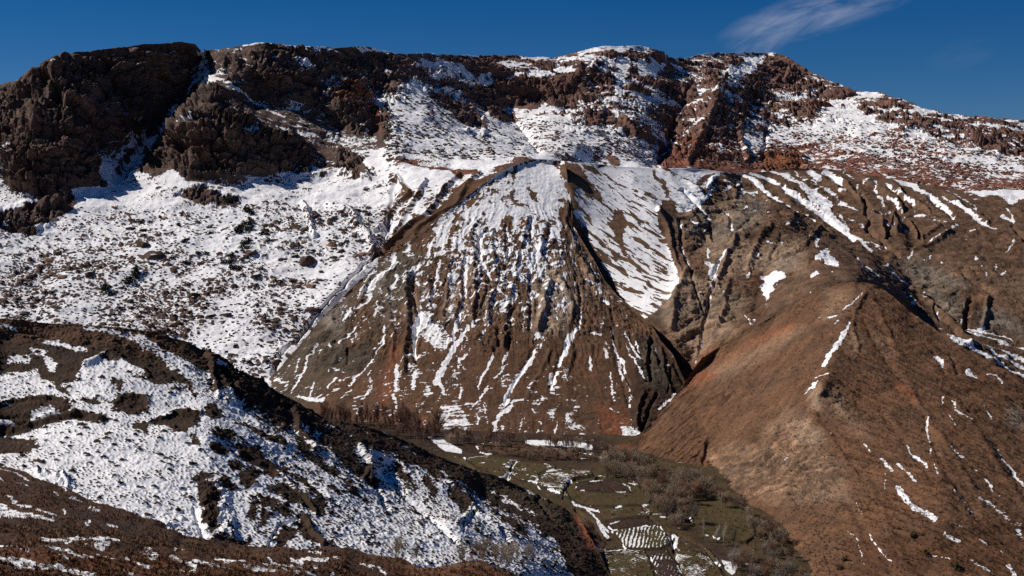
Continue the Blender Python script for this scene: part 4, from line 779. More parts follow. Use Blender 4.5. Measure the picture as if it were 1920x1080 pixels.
def relief4(X, Y, U, V, P):
    c = np.zeros((CH, CW)); carve(c, '''@1200 700 4.5
50 4:1180 450 1160 560 1100 640 1060 740;50 4:930 20 780 180 620 320 580 420 570 560 500 760;40 -4:660 350 680 500 560 600 520 820;60 3:1480 100 1420 260 1500 400 1620 560;40 -3:1190 470 1200 520 1080 620 1000 780;40 6:1450 330 1500 370;50 3:520 300 560 380;90 3:700 620 760 780 900 900
@1520 480 4.5
60 4:450 300 380 460 360 640 400 800;80 3:480 300 560 460 640 640 760 860;60 -3:450 560 520 700 640 900 780 1080;40 3:1000 600 1220 740 1500 880;60 -3:1180 860 1250 1000;50 -3:1040 840 1140 990
@1520 720 3
40 3:0 160 130 340 260 520;50 -3:400 160 560 380 700 560;50 3:560 60 700 260 840 460 960 700;50 -3:640 200 740 460 900 700 960 800;60 3:800 80 960 300 1100 560 1200 700;50 -3:1040 340 1200 600;60 2:300 500 420 760 520 1000;60 -2:220 680 330 900 460 1060;50 -2:480 560 700 780''')
    gl = sample(c, U+fbm(X*.05, Y*.05, 4, .6, 101)*10, V+fbm(X*.05, Y*.05, 4, .6, 102)*10)
    a = fbm((X*.85+Y*.5)*.05, (Y*.85-X*.5)*.018, 4, .55, 103, True)*sstep(1480, 1600, U)+fbm((X*.85-Y*.5)*.05, (Y*.85+X*.5)*.018, 4, .55, 104, True)*sstep(1600, 1480, U)
    rocky = pmask('''@1200 700 4.5
P 1:1250 440 1400 420 1600 650 1750 900 1500 1080 900 1080 560 900 560 700 700 600 900 640;P .8:480 220 650 120 950 20 900 120 700 300 560 420;P .8:1440 160 1560 60 1800 160 1800 360 1560 300;P .9:560 380 640 380 660 560 560 900 520 560''', U, V, X, Y, 14, .05, 16)
    SHEETS['_']['rk4'] = rocky
    r = fbm(X*.15, Y*.12, 5, .65, 105, True)
    f1, f2, i1 = worley((X+fbm(X*.1, Y*.1, 3, .5, 106)*6)/6, (Y+fbm(X*.1, Y*.1, 3, .5, 107)*6)/7, 14)
    fade = sstep(0, 20, V-np.interp(U, *npl([float(q) for q in TOP4.split()])))
    er = (fbm((X*.85+Y*.5)*.22, (Y*.85-X*.5)*.025, 4, .6, 115, True)*sstep(1500, 1600, U)+fbm((X*.85-Y*.5)*.22, (Y*.85+X*.5)*.025, 4, .6, 116, True)*sstep(1600, 1500, U)); SHEETS['_']['er4'] = er
    return gl*.18+a*.65+er*.8+(r*.9+facets(X/4+f1*.5, Y/4, 13, 1)*.7)*rocky*fade+fbm(X*.09, Y*.09, 5, .6, 108)*1.2+fbm(X*.5, Y*.5, 3, .6, 109)*.22
def look4(X, Y, U, V, P, N, h):
    d = snowfield('S4', -1.5, U, V, X, Y, 2.4, .2, 3.2)
    hz = fbm(X*.16, Y*.6, 4, .65, 111); n = fbm(X*.22, Y*.22, 5, .62, 112)
    s = d+n*.6+fbm(X*.9, Y*.9, 3, .6, 117)*.8+hz*1.3*sstep(760, 860, V)*sstep(1600, 1650, U)
    col = colour(U, V, X, Y, 'brown', '''@1200 700 4.5
P tan:1100 260 1300 300 1450 420 1600 650 1750 900 1800 1100 900 1080 560 900 600 650 760 600 1000 620;P rock:1280 420 1420 400 1560 560 1440 600 1290 560;P tan:700 700 850 700 900 860 800 920 640 880
P brown:540 200 650 150 760 90 860 60 880 110 760 240 600 300;P rock:1440 170 1520 130 1530 300 1450 300;P rock:1620 180 1690 200 1700 320 1650 280;P rust:960 380 1040 300 1200 260 1100 340;P brown:300 700 560 560 520 720 340 760;P brown:700 340 1000 200 1250 180 1160 420 900 500 720 450
@1520 480 4.5
P brown:480 300 700 400 1000 640 1300 900 1500 1080 700 1080 500 700;P tan:120 300 430 290 350 460 100 560;P tan:540 660 640 720 700 860 600 820;P tan:300 680 400 640 440 800 360 860;P brown:280 860 420 840 480 1000 340 1060
@1200 480 4.5
P rust:380 1060 700 880 1000 680 1280 600 1260 640 1000 780 800 920 500 1080;P tan:600 960 900 800 1200 660 1400 620 1300 700 900 960 700 1060
@1520 720 3
P s4d:560 840 1200 760 1200 1080 300 1080 200 900;30 rust:480 20 560 90 640 170;P brown:300 100 1200 100 1200 800 500 700;P grey:1100 140 1180 150 1190 260 1120 230;P tan:60 100 130 160 260 280 330 300 240 180 160 80''', 9, .05, (.28, .09))
    rk = SHEETS['_']['rk4']; SHEETS['_']['rock'] = rk*.45; crk = fbm(X*.16, Y*.16, 5, .65, 113, True)
    tuft = fbm(X*.9, Y*1.1, 2, .6, 114); col = col*(1+.5*SHEETS['_']['er4'])[..., None]
    vein = fbm(X*.13, Y*.11, 5, .7, 118, True)
    col = col*(1-.45*rk*sstep(.2, .6, crk))[..., None]*(1+.5*(.25+.75*rk)*sstep(.35, .75, vein))[..., None]
    col = col*(1-.45*sstep(.25, .45, tuft)*(1-.5*rk))[..., None]
    return s, col
build_sheet('brown_spur', 1105, 2150, [float(q) for q in TOP4.split()], [float(q) for q in BOT4.split()], lines4, relief4, look4, TERRN, 1.3, 1.3, (70, .5))

# ================================================================= S5: the patchy snow hill on the left
lines5 = [
 [-240,592,430, 0,598,430, 200,612,430, 350,640,432, 385,658,434, 430,688,438, 500,718,446, 555,751,452, 611,780,458, 700,802,464, 804,847,472, 897,885,480, 993,919,484, 1080,969,476, 1110,1010,455, 1140,1070,432, 1180,1140,410],
 [-240,905,325, 0,905,325, 200,965,312, 400,1015,305, 640,1045,318, 800,1062,330, 960,1090,350, 1060,1110,392, 1180,1240,370],
 [-240,1000,300, 0,1000,300, 400,1120,280, 800,1200,290],
 [385,660,434],
 [0,640,425, 140,640,424, 300,680,420, 360,740,405], [0,700,404, 150,700,400, 300,760,385], [0,810,368, 160,780,374, 400,830,362],
 [720,880,440, 800,950,408, 860,1010,372], [900,920,470, 1000,980,448, 1060,1040,425]]
TOP5 = '-240 592 0 598 60 602 100 606 200 612 280 624 350 640 385 657 400 662 430 685 465 704 500 718 555 751 580 766 611 780 649 789 700 802 738 818 804 847 871 873 897 885 940 898 993 919 1041 945 1080 969 1098 990 1110 1012 1125 1040 1140 1070 1180 1140'
BOT5 = '-240 1240 1180 1245'
def relief5(X, Y, U, V, P):
    c = np.zeros((CH, CW)); carve(c, '''@300 620 4.5
40 4:380 170 420 300 440 420 480 560;50 -6:420 230 500 330 600 460 640 560 760 640;60 1.5:470 200 700 340 900 480 1100 620;40 -3:740 460 860 540;40 2.5:560 500 620 640 800 780 1040 960;30 -2:520 600 700 760 900 960;60 -2:1150 720 1280 860 1400 960;50 4:1100 700 1180 860 1300 1000;50 3:700 560 900 700 1060 800
@350 820 4.155
40 2.5:400 100 640 220 880 420 1000 600;40 -2:700 180 900 300 1160 520;50 3:900 620 980 740 1060 860;30 -2:860 620 700 700 640 860;60 -2.5:60 560 100 700 140 780;50 4:1340 60 1420 180 1430 340;50 -4:1440 120 1450 360 1560 560
@680 820 4.155
60 3:60 100 40 260 0 340;60 -2.5:100 180 240 360 420 540 640 740 800 880;30 -1.5:960 390 1150 490 1360 600;50 3:600 300 800 460 900 600 1060 700;50 -3:1000 640 1080 720 1140 800;50 2:500 220 700 330 900 440;50 -3:1360 480 1440 600 1560 680;40 2:850 480 820 600 740 660;30 -2:890 500 860 600 780 720
@0 590 4.5
60 3:-200 980 200 950 450 880 660 840 880 880;60 -3:0 960 200 910 450 850 640 800;50 2.5:-200 800 60 740 250 710 450 690 620 750;40 -2:-200 880 240 860 430 780;60 2:970 760 1060 680 1200 680 1260 740;60 2:1270 900 1500 810 1680 830;70 -2.5:700 540 900 600 1100 640;60 3:700 440 900 330 1100 430 1250 520;60 -2:160 120 400 190 680 300
@0 840 4.5
50 3:560 320 540 240 520 200;40 2:300 200 380 280''')
    gl = sample(c, U+fbm(X*.08, Y*.08, 4, .6, 121)*8, V+fbm(X*.08, Y*.08, 4, .6, 122)*8)
    f1, f2, i1 = worley(X/1.25+fbm(X*.3, Y*.3, 2, .5, 123)*.6, Y/1.05, 15)
    tus = np.clip(.42-f1, 0, .42)/.42*(i1 > .22)
    g1, g2, i2 = worley(X/3.3, Y/2.9, 16)
    big = np.clip(.38-g1, 0, .38)/.38*(i2 > .8)
    SHEETS['_']['tus'] = tus; SHEETS['_']['big'] = big
    rocky = pmask('P 1:380 655 440 670 520 740 640 810 560 800 500 760 420 760;P .8:390 900 420 900 440 1000 400 1010 370 960;P .7:220 960 340 990 280 1000 200 950 100 880 60 880', U, V, X, Y, 8, .1, 8)
    rk = fbm(X*.25, Y*.2, 4, .65, 124, True)*2.2*rocky
    return gl*.42+tus*.42+big*.8+rk+fbm(X*.05, Y*.05, 5, .55, 125)*1.6+fbm(X*.5, Y*.5, 3, .6, 126)*.16
def look5(X, Y, U, V, P, N, h):
    d = snowfield('S5', .55, U, V, X, Y, 4, .2, 7)
    n = fbm(X*.22, Y*.22, 5, .62, 131); tus = SHEETS['_']['tus']; big = SHEETS['_']['big']
    fine = sstep(560, 640, U)*sstep(820, 880, V)
    st = fbm((X*.82+P[..., 2]*1.1)*.55, (X*.5-P[..., 2]*.8)*.12, 3, .6, 132)
    hb = blur(h, 5)-h
    right = sstep(350, 620, U)
    m = fbm(X*.9, Y*.9, 3, .65, 133)
    s = d+n*.7+fbm(X*.08, Y*.08, 3, .5, 134)*.5+st*.8*right+m*(.5+.5*right)-tus*1.7*(.75+.4*right)*(.35+.75*sstep(-.3, .25, fbm(X*.07, Y*.07, 3, .5, 135)))-big*1.3+np.clip(hb*.6, -.4, .5)-.05*right
    col = colour(U, V, X, Y, 's5', '''@0 0 1
P dk:380 655 640 800 860 900 1040 1000 960 960 700 840 520 800 420 760;P ol5:860 870 1000 920 1110 1000 1100 1020 1000 950 900 900;P brown:0 600 200 612 350 640 390 670 300 660 100 640 0 630;P dk:-200 640 150 640 160 700 0 710;16 rust:1085 970 1095 990 1106 1022
P turf:860 960 900 960 900 1040 860 1040''', 6, .08, (.35, .15))
    return s, col*(1-.3*sstep(.1, .5, m))[..., None]
build_sheet('snowy_hill', -230, 1178, [float(q) for q in TOP5.split()], [float(q) for q in BOT5.split()], lines5, relief5, look5, TERRN, 1.15, 1.25, (60, .8))

# ================================================================= S6: the near slope at the lower left
lines6 = [
 [-240,800,185, 0,873,170, 67,898,160, 133,922,155, 200,947,150, 267,969,145, 333,1000,138, 389,1018,132, 465,1025,124, 590,1029,116, 687,1039,110, 781,1056,104, 885,1055,98, 957,1075,95, 1160,1150,85],
 [-240,960,122, 0,965,120, 200,980,114, 340,1005,112], [-240,975,98, 0,978,96, 140,985,98, 300,1008,100, 420,1024,108], [-240,1240,58, 400,1240,60, 1160,1240,62], [0,1040,80, 300,1045,84, 640,1060,92]]
TOP6 = '-240 790 0 873 44 884 67 898 133 922 200 947 267 969 333 1000 350 1006 389 1018 465 1024 590 1029 687 1039 752 1046 781 1057 830 1061 848 1060 866 1056 885 1054 905 1058 921 1064 957 1076 1000 1092 1160 1160'
BOT6 = '-240 1250 1160 1250'
def relief6(X, Y, U, V, P):
    f1, f2, i1 = worley(X/.55, Y/.55+fbm(X*.5, Y*.5, 2, .5, 140), 21)
    t = np.clip(.45-f1, 0, .45)/.45*(i1 > .35)*sstep(-.3, .3, fbm(X*.4, Y*.4, 3, .5, 141))
    SHEETS['_']['t6'] = t
    return t*.16+fbm(X*.12, Y*.12, 5, .5, 142)*.8+fbm(X*1.2, Y*1.2, 4, .6, 143)*.07
def look6(X, Y, U, V, P, N, h):
    d = snowfield('S6', -1.1, U, V, X, Y, 2.2, .9, 2.2)
    s = d+fbm(X*.8, Y*1.6, 5, .65, 144)*.75-SHEETS['_']['t6']*.9
    col = colour(U, V, X, Y, 's6', '''@0 840 4.5
P s5:-200 600 200 610 500 660 1000 700 1300 760 1700 850 1200 860 900 800 400 740 -200 720;P dk:560 540 760 560 1100 640 1200 700 900 690 600 620;P s6r:-200 800 300 840 800 900 1800 980 3000 1100 1000 1100 -200 1000;P dk:-200 980 300 1010 560 1050 600 1100 -200 1100
@680 820 4.155
P s6r:180 1000 420 985 900 1000 1150 1080 500 1100;P tan:440 1000 600 970 720 970 880 1000 700 1010''', 7, .5, (.4, .6))
    m = fbm(X*2.2, Y*3.0, 3, .6, 145)
    col = col*(1+m*.6)[..., None]
    r = sstep(.15, .5, fbm(X*.9, Y*1.2, 3, .6, 146))[..., None]
    return s, np.clip(col*(1-r*.5)+np.array(PAL['s6r'])*1.0*r*.5, .01, .9)
build_sheet('grassy_slope', -230, 1155, [float(q) for q in TOP6.split()], [float(q) for q in BOT6.split()], lines6, relief6, look6, TERRF, 1.15, 1.0, (50, .9))

# ================================================================= S7: the valley floor with its terraced fields
# fields: outline in photo px, rise of the terrace (m), kind of ground, direction and pitch of its furrows
FIELDS = [
 ([(868,862),(893,858),(925,856),(960,864),(958,878),(948,892),(938,898),(905,882),(880,872)], .9, 'turf', (20, .0), .12),
 ([(968,868),(1000,868),(1042,874),(1040,880),(1008,890),(1002,905),(975,902),(955,890)], .5, 'turf', (25, .0), .22),
 ([(1003,905),(1020,888),(1048,882),(1080,880),(1106,884),(1113,893),(1090,899),(1068,902),(1058,912),(1062,926),(1072,940),(1045,925),(1015,916)], 1.3, 'turf', (3, 2.2), .40),
 ([(1070,935),(1062,916),(1072,904),(1100,898),(1128,893),(1150,900),(1185,905),(1215,915),(1225,930),(1215,948),(1170,950),(1115,950),(1090,948)], .6, 'turf', (5, .0), -.25),
 ([(1078,908),(1150,902),(1180,915),(1185,926),(1130,926),(1080,922)], .9, 'mud', (3, .0), -.2),
 ([(1118,955),(1205,950),(1222,962),(1212,972),(1170,975),(1140,985),(1128,972)], .5, 'turf', (8, 3.0), -.1),
 ([(1130,978),(1208,968),(1232,984),(1215,990),(1150,995)], .25, 'mud', (4, .0), -.25),
 ([(1148,996),(1232,985),(1248,1000),(1255,1024),(1238,1030),(1172,1030),(1160,1012)], .8, 'turf', (82, 3.2), .42),
 ([(1135,1034),(1208,1030),(1216,1050),(1226,1078),(1236,1110),(1100,1110),(1110,1060)], .4, 'turf', (28, 2.4), .12),
 ([(1214,1032),(1250,1030),(1270,1062),(1282,1090),(1240,1100),(1226,1060)], .2, 'mud', (75, 3.0), .1),
 ([(1262,1032),(1290,1036),(1330,1044),(1348,1060),(1362,1090),(1300,1110),(1282,1080),(1266,1048)], 1.1, 'turf', (22, 2.2), .22),
 ([(1290,1028),(1330,1030),(1342,1046),(1370,1090),(1420,1120),(1365,1110),(1346,1060),(1320,1044)], .5, 'turf', (70, .0), -.3),
 ([(1290,902),(1330,905),(1345,925),(1380,945),(1400,965),(1420,1000),(1400,1020),(1340,1010),(1300,985),(1285,950),(1300,930)], .8, 'turf', (0, .0), -1.5),
 ([(1150,880),(1195,884),(1235,895),(1240,905),(1190,910),(1150,900)], .4, 'turf', (0, .0), -1.5),
 ([(895,832),(960,828),(1010,836),(1080,850),(1150,858),(1080,862),(980,856),(900,850)], .3, 'brown', (0, .0), -.2),
]
def zfloor(U, V):
    return 27-(V-820)*.036
def fmaps():
    ids = np.zeros((CH, CW), int); ht = np.zeros((CH, CW)); edge = np.zeros((CH, CW))
    for k, (pts, hh, kd, fr, sn_) in enumerate(FIELDS):
        sl, m = poly_mask(pts, 3.0)
        ids[sl] = np.where(m > .5, k+1, ids[sl]); ht[sl] = ht[sl]*(1-m)+(hh+.35)*m
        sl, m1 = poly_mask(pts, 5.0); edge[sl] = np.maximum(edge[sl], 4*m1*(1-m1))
    return ids, ht, edge
FID, FHT, FEDGE = fmaps()
lines7 = []
for v in range(700, 1256, 40):
    ln = []
    for u in range(CU0, CU1+1, 120): ln += [u, v, (CZ-zfloor(u, v))*F/(v-HV)]
    lines7.append(ln)
def wrp(X, U, V):
    return fbm(U*.03, V*.06, 4, .6, 151)*4, fbm(U*.03, V*.06, 4, .6, 152)*2.2
def relief7(X, Y, U, V, P):
    c = np.zeros((CH, CW)); carve(c, '''@1080 800 3.858
26 -3:690 800 700 860 720 940 780 1060;20 -2:730 780 900 860 1020 1000 1100 1080;14 -1:500 900 540 960 600 1080;30 -2:0 600 120 700 220 840 180 900;16 -1.2:480 600 600 720 700 820;20 -1.5:300 190 400 240 560 320
@800 780 3.6
16 -1.5:920 560 940 480 1000 440 1120 420 1150 440;16 -1.5:740 450 800 400 880 380 1060 360;14 -1.4:560 420 570 370 640 340;20 -2:750 560 850 650 950 760 1000 860;30 1.5:250 300 400 420 600 500 760 560''')
    wu, wv = wrp(X, U, V)
    ht = sample(FHT, U+wu, V+wv)
    return ht*.6+sample(c, U+wu, V+wv)*.6+fbm(X*.08, Y*.08, 4, .5, 153)*.5+fbm(X*.6, Y*.6, 3, .6, 154)*.12
def look7(X, Y, U, V, P, N, h):
    wu, wv = wrp(X, U, V); U2, V2 = U+wu, V+wv
    xi = np.clip(((U2-CU0)/CS).astype(int), 0, CW-1); yi = np.clip(((V2-CV0)/CS).astype(int), 0, CH-1)
    ids = FID[yi, xi]; edge = sample(FEDGE, U2, V2)
    s = np.full(U.shape, -.55)+fbm(X*.12, Y*.2, 4, .6, 155)*1.0
    cc = np.zeros((CH, CW)); paint(cc, '''@800 780 3.6
P 1:0 140 100 150 240 230 240 250 120 240 60 190;P 1:330 200 420 175 480 185 480 230 400 250 340 230;40 .9:680 180 800 180 1000 190 1100 210;P .9:960 260 1040 255 1060 280 980 290;24 .8:290 290 340 285;22 .9:550 430 570 380 620 350;16 .8:740 450 760 490 850 500;16 1:935 500 960 540 1000 600 1150 640
@1080 800 3.858
14 1:80 600 160 680 240 760;30 .9:160 690 200 760 230 800;14 1:610 720 680 820 710 860;26 .9:700 790 730 800 720 860;P 1:430 310 500 330 575 365 540 370 470 345;P 1:840 480 900 480 1010 555 960 540 900 510;12 1:800 530 860 532;P .8:1040 960 1160 980 1180 1010 1130 1080 1080 1040;12 .9:720 870 780 920 900 960 1040 1040;P .7:0 900 100 860 240 880 140 960 120 1080 -60 1080;16 .9:120 840 200 880;10 .8:130 605 240 600;10 1:210 660 500 645;10 1:240 735 580 715;20 .6:610 650 650 655''', None, 3)
    s = np.maximum(s, sample(cc, U2, V2)*1.6-.9+fbm(X*.3, Y*.4, 4, .6, 156)*.5)
    col = colour(U, V, X, Y, 'fl', '''@0 0 1
P dk:380 700 1000 760 1180 840 1200 870 1000 870 850 850 380 900;P fl:1100 870 1290 880 1380 940 1460 1010 1500 1100 1300 1100 1380 1030 1280 990 1260 940 1180 900;P s5:1240 940 1290 960 1300 1000 1260 990;10 rust:1085 970 1106 1022;12 rust:1140 850 1180 842
P mud:1290 1010 1390 1030 1440 1060 1400 1070 1300 1030''', 6, .1, (.35, .2))
    for k, (pts, hh, kd, fr, sn_) in enumerate(FIELDS):
        m = ids == k+1
        if not m.any(): continue
        x = X[m]; y = P[..., 1][m]; a = math.radians(fr[0])
        if fr[1] > 0:
            t = (U2[m]*math.sin(a)+V2[m]*2.1*math.cos(a)) if k != 7 else (U2[m]+V2[m]*.25)
            fw = np.sin(t*2*np.pi/(fr[1]*2.3)+fbm(x*.1, y*.1, 2, .5, 157)*2.5)
        else: fw = fbm(x*.25+y*.1, y*1.2, 3, .6, 158)*1.6
        dn = fbm(x*.12, y*.12, 4, .6, 159)
        s[m] = sn_-.7+fw*.6+dn*1.2+fbm(x*.8, y*.8, 3, .6, 160)*.7
        b = np.array(PAL[kd]); v_ = fbm(x*.15, y*.2, 4, .6, 161)
        b2 = np.array(PAL['brown']) if kd == 'turf' else np.array(PAL['dk'])
        mx = np.clip(.28+v_*1.0, 0, 1)[:, None]
        col[m] = b*(1-mx)+b2*mx
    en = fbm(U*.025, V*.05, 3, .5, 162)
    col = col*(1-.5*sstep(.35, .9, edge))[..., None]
    s = np.where((edge > .72) & (en > .16), .5+fbm(X*.6, Y*.6, 3, .6, 163)*1.2, s-.9*sstep(.4, .9, edge))
    return s, col
def split7(U, V):
    wu, wv = wrp(None, U, V)
    xi = np.clip(((U+wu-CU0)/CS).astype(int), 0, CW-1); yi = np.clip(((V+wv-CV0)/CS).astype(int), 0, CH-1)
    return FID[yi, xi]
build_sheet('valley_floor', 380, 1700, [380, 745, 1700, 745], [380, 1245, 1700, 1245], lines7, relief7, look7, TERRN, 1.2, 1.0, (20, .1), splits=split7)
for k, o in SHEETS['fields'].items():
    if 'label_id' in o: del o['label_id']

# one broad sheet of land under and around everything
gx = np.linspace(-9000, 9000, 90); gy = np.linspace(-3000, 15000, 90)
GX, GY = np.meshgrid(gx, gy)
GZ = -45+fbm(GX/900, GY/900, 4, .5, 170)*25-20*sstep(300, 3000, np.hypot(GX, GY-600))
i_ = np.arange(8100).reshape(90, 90)
fc = np.stack([i_[:-1, :-1], i_[:-1, 1:], i_[1:, 1:], i_[1:, :-1]], -1).reshape(-1, 4)
gc = np.tile(np.array(PAL['brown']), (8100, 1))
add_mesh('ground', np.stack([GX, GY, GZ], -1).reshape(-1, 3), fc, {'snow': (fbm(GX/300, GY/300, 3, .5, 171)*2-.3).ravel(), 'tint': gc}, TERR)
# ================================================================= plants and rocks
rng = random.Random(5)
def simple_mat(name, col, rough=.9, var=.35, scale=2.0, snow=False):
    m = bpy.data.materials.new(name); m.use_nodes = True; t = m.node_tree; b = t.nodes['Principled BSDF']; k = t.links.new
    b.inputs['Roughness'].default_value = rough; b.inputs['Specular IOR Level'].default_value = .12
    co = t.nodes.new('ShaderNodeTexCoord'); n = t.nodes.new('ShaderNodeTexNoise'); k(co.outputs['Object'], n.inputs['Vector'])
    n.inputs['Scale'].default_value = scale; n.inputs['Detail'].default_value = 6; n.inputs['Roughness'].default_value = .7
    cr = t.nodes.new('ShaderNodeValToRGB'); k(n.outputs[0], cr.inputs[0])
    cr.color_ramp.elements[0].position = .3; cr.color_ramp.elements[1].position = .7
    cr.color_ramp.elements[0].color = tuple(c*(1-var) for c in col)+(1,); cr.color_ramp.elements[1].color = tuple(min(1, c*(1+var)) for c in col)+(1,)
    o = t.nodes.new('ShaderNodeObjectInfo'); vm = t.nodes.new('ShaderNodeVectorMath'); vm.operation = 'SCALE'; k(cr.outputs[0], vm.inputs[0])
    mr = t.nodes.new('ShaderNodeMapRange'); k(o.outputs['Random'], mr.inputs[0]); mr.inputs[3].default_value = .75; mr.inputs[4].default_value = 1.25
    k(mr.outputs[0], vm.inputs['Scale']); res = vm.outputs[0]
    if snow:      # a little snow lying on the flattest tops
        g = t.nodes.new('ShaderNodeNewGeometry'); sp = t.nodes.new('ShaderNodeSeparateXYZ'); k(g.outputs['Normal'], sp.inputs[0])
        ad = t.nodes.new('ShaderNodeMath'); ad.operation = 'MULTIPLY_ADD'; k(n.outputs[0], ad.inputs[0]); ad.inputs[1].default_value = .5; k(sp.outputs[2], ad.inputs[2])
        m2 = t.nodes.new('ShaderNodeMapRange'); k(ad.outputs[0], m2.inputs[0]); m2.inputs[1].default_value = 1.12; m2.inputs[2].default_value = 1.2
        mx = t.nodes.new('ShaderNodeMix'); mx.data_type = 'RGBA'; k(m2.outputs[0], mx.inputs[0]); k(res, mx.inputs[6]); mx.inputs[7].default_value = (.8, .8, .82, 1); res = mx.outputs[2]
    k(res, b.inputs['Base Color'])
    if snow:
        bp = t.nodes.new('ShaderNodeBump'); bp.inputs['Strength'].default_value = .7; bp.inputs['Distance'].default_value = .5; k(n.outputs[0], bp.inputs['Height']); k(bp.outputs[0], b.inputs['Normal'])
    return m
M_ROCK = simple_mat('boulder_rock', (.080, .050, .039), var=.4, scale=.6, snow=True)
M_ROCKT = simple_mat('tan_boulder_rock', (.24, .13, .08), var=.4, scale=.6, snow=True)
M_BARK = simple_mat('bark', (.2, .155, .13)); M_TWIG = simple_mat('grey_twigs', (.36, .28, .20), var=.3)
M_TWIGR = simple_mat('reddish_twigs', (.27, .165, .11), var=.3); M_TWIGP = simple_mat('pale_twigs', (.34, .28, .24), var=.25)
M_JUN = simple_mat('juniper_leaves', (.030, .032, .020), var=.4, scale=1.2); M_OLI = simple_mat('olive_leaves', (.085, .068, .028), var=.4, scale=1.2)
M_GRASS = simple_mat('dry_grass', (.20, .10, .05), var=.5, scale=.5); M_DGRASS = simple_mat('dark_tufts', (.030, .019, .011), var=.5, scale=.4)
def prisms(segs):
    """segs: list of (p0, p1, r0, r1) -> verts, quads of three-sided tapered sticks"""
    a = np.array([s[0] for s in segs]); b = np.array([s[1] for s in segs]); r0 = np.array([s[2] for s in segs]); r1 = np.array([s[3] for s in segs])
    d = b-a; d /= np.linalg.norm(d, axis=1, keepdims=True)+1e-9
    ref = np.where(np.abs(d[:, 2:3]) > .9, np.array([[1., 0, 0]]), np.array([[0, 0, 1.]]))
    x = np.cross(d, ref); x /= np.linalg.norm(x, axis=1, keepdims=True)+1e-9; y = np.cross(d, x)
    vs = []
    for k in range(3):
        c, s = math.cos(k*2.0944), math.sin(k*2.0944); o = x*c+y*s
        vs += [a+o*r0[:, None], b+o*r1[:, None]]
    V_ = np.stack(vs, 1).reshape(-1, 3); n = len(segs); base = np.arange(n)[:, None]*6
    q = np.concatenate([base+np.array([[0, 2, 3, 1]]), base+np.array([[2, 4, 5, 3]]), base+np.array([[4, 0, 1, 5]])], 0)
    return V_, q
def mesh_from(name, V_, q, mat, smooth=False):
    o = add_mesh(name, V_, q, {}, mat, kind=None, smooth=smooth); me = o.data; bpy.data.objects.remove(o); return me
def grow(seed, h, spread, up, n1, n2, n3, rad, droop=0.):
    r = np.random.RandomState(seed); trunk = []; tw = []
    p = np.zeros(3); dirv = np.array([r.randn()*.06, r.randn()*.06, 1.]); pts = [p.copy()]
    nseg = 6
    for i in range(nseg):
        q = p+dirv/np.linalg.norm(dirv)*h*.5*(1+up)/nseg; trunk.append((p, q, rad*(1-i/nseg*.8), rad*(1-(i+1)/nseg*.8))); p = q; pts.append(p.copy()); dirv = dirv+r.randn(3)*.12*np.array([1, 1, 0])
    def branch(p0, d, ln, rr, lvl):
        n = 3; p = p0; d = d/np.linalg.norm(d)
        for i in range(n):
            q = p+d*ln/n; (trunk if lvl == 0 else tw).append((p, q, rr*(1-i/n*.7), rr*(1-(i+1)/n*.7)))
            if lvl < 2:
                for _ in range(n2 if lvl == 0 else n3):
                    a = r.rand()*6.283; s = d+np.array([math.cos(a), math.sin(a), r.rand()*.9+up*.6])*(.55+.5*r.rand())*(spread+.3)
                    branch(p+(q-p)*r.rand(), s, ln*(.35+.3*r.rand()), rr*.42, lvl+1)
            p = q; d = d+r.randn(3)*.16+np.array([0, 0, .10-droop]); d = d/np.linalg.norm(d)
    for k in range(n1):
        t = .18+.8*k/n1; base = pts[int(t*nseg)]+(pts[min(nseg, int(t*nseg)+1)]-pts[int(t*nseg)])*(t*nseg % 1)
        a = k*2.399+r.rand()*.8; d = np.array([math.cos(a)*spread, math.sin(a)*spread, .55+up+t*.6])
        branch(base, d, h*(.50-.2*t)*(.8+.4*r.rand()), rad*.42*(1-.5*t), 0)
    return trunk, tw
TREES = {}
def tree_proto(key, h, spread, up, n1, n2, n3, rad, mat, count):
    out_ = []
    for i in range(count):
        tr, tw = grow(100*len(TREES)+i*7+3, h, spread, up, n1, n2, n3, rad)
        tw = [(a, b, max(r0, .017), max(r1, .012)) for a, b, r0, r1 in tw]
        v1, q1 = prisms(tr); v2, q2 = prisms(tw)
        sc = h/max(v2[:, 2].max(), .1); v1 = v1*sc; v2 = v2*sc
        v1[v1[:, 2] < .02, 2] -= .5
        out_.append((mesh_from('trunk', v1, q1, M_BARK), mesh_from('crown', v2, q2, mat), h))
    TREES[key] = out_
tree_proto('round', 7.0, .95, .25, 10, 4, 3, .19, M_TWIG, 4)
tree_proto('reddish', 6.0, .75, .5, 10, 4, 3, .12, M_TWIGR, 3)
tree_proto('pale', 8.0, .85, .35, 11, 4, 4, .18, M_TWIGP, 2)
tree_proto('sapling', 8.0, .22, 1.0, 10, 3, 3, .09, M_TWIGR, 3)
tree_proto('poplar', 9.0, .20, 1.1, 11, 3, 3, .10, M_TWIGP, 2)
def put_tree(key, pos, height, name, label, cat, group=None):
    tm, cm, h = rng.choice(TREES[key]); e = bpy.data.objects.new(name, None); S.collection.objects.link(e)
    e.location = Vector(pos)-Vector((0, 0, .15)); sc = height/h
    e.scale = (sc*rng.uniform(.85, 1.2), sc*rng.uniform(.85, 1.2), sc); e.rotation_euler = (rng.uniform(-.05, .05), rng.uniform(-.05, .05), rng.uniform(0, 6.28))
    e.empty_display_size = .3; e['label'] = label; e['category'] = cat
    if group: e['group'] = group
    for nm, me in (('trunk', tm), ('crown', cm)):
        c = bpy.data.objects.new(nm, me); S.collection.objects.link(c); c.parent = e
    return e
def mpp(sheet, u, v): return on(sheet, u, v)[1]/F     # metres per photo pixel there
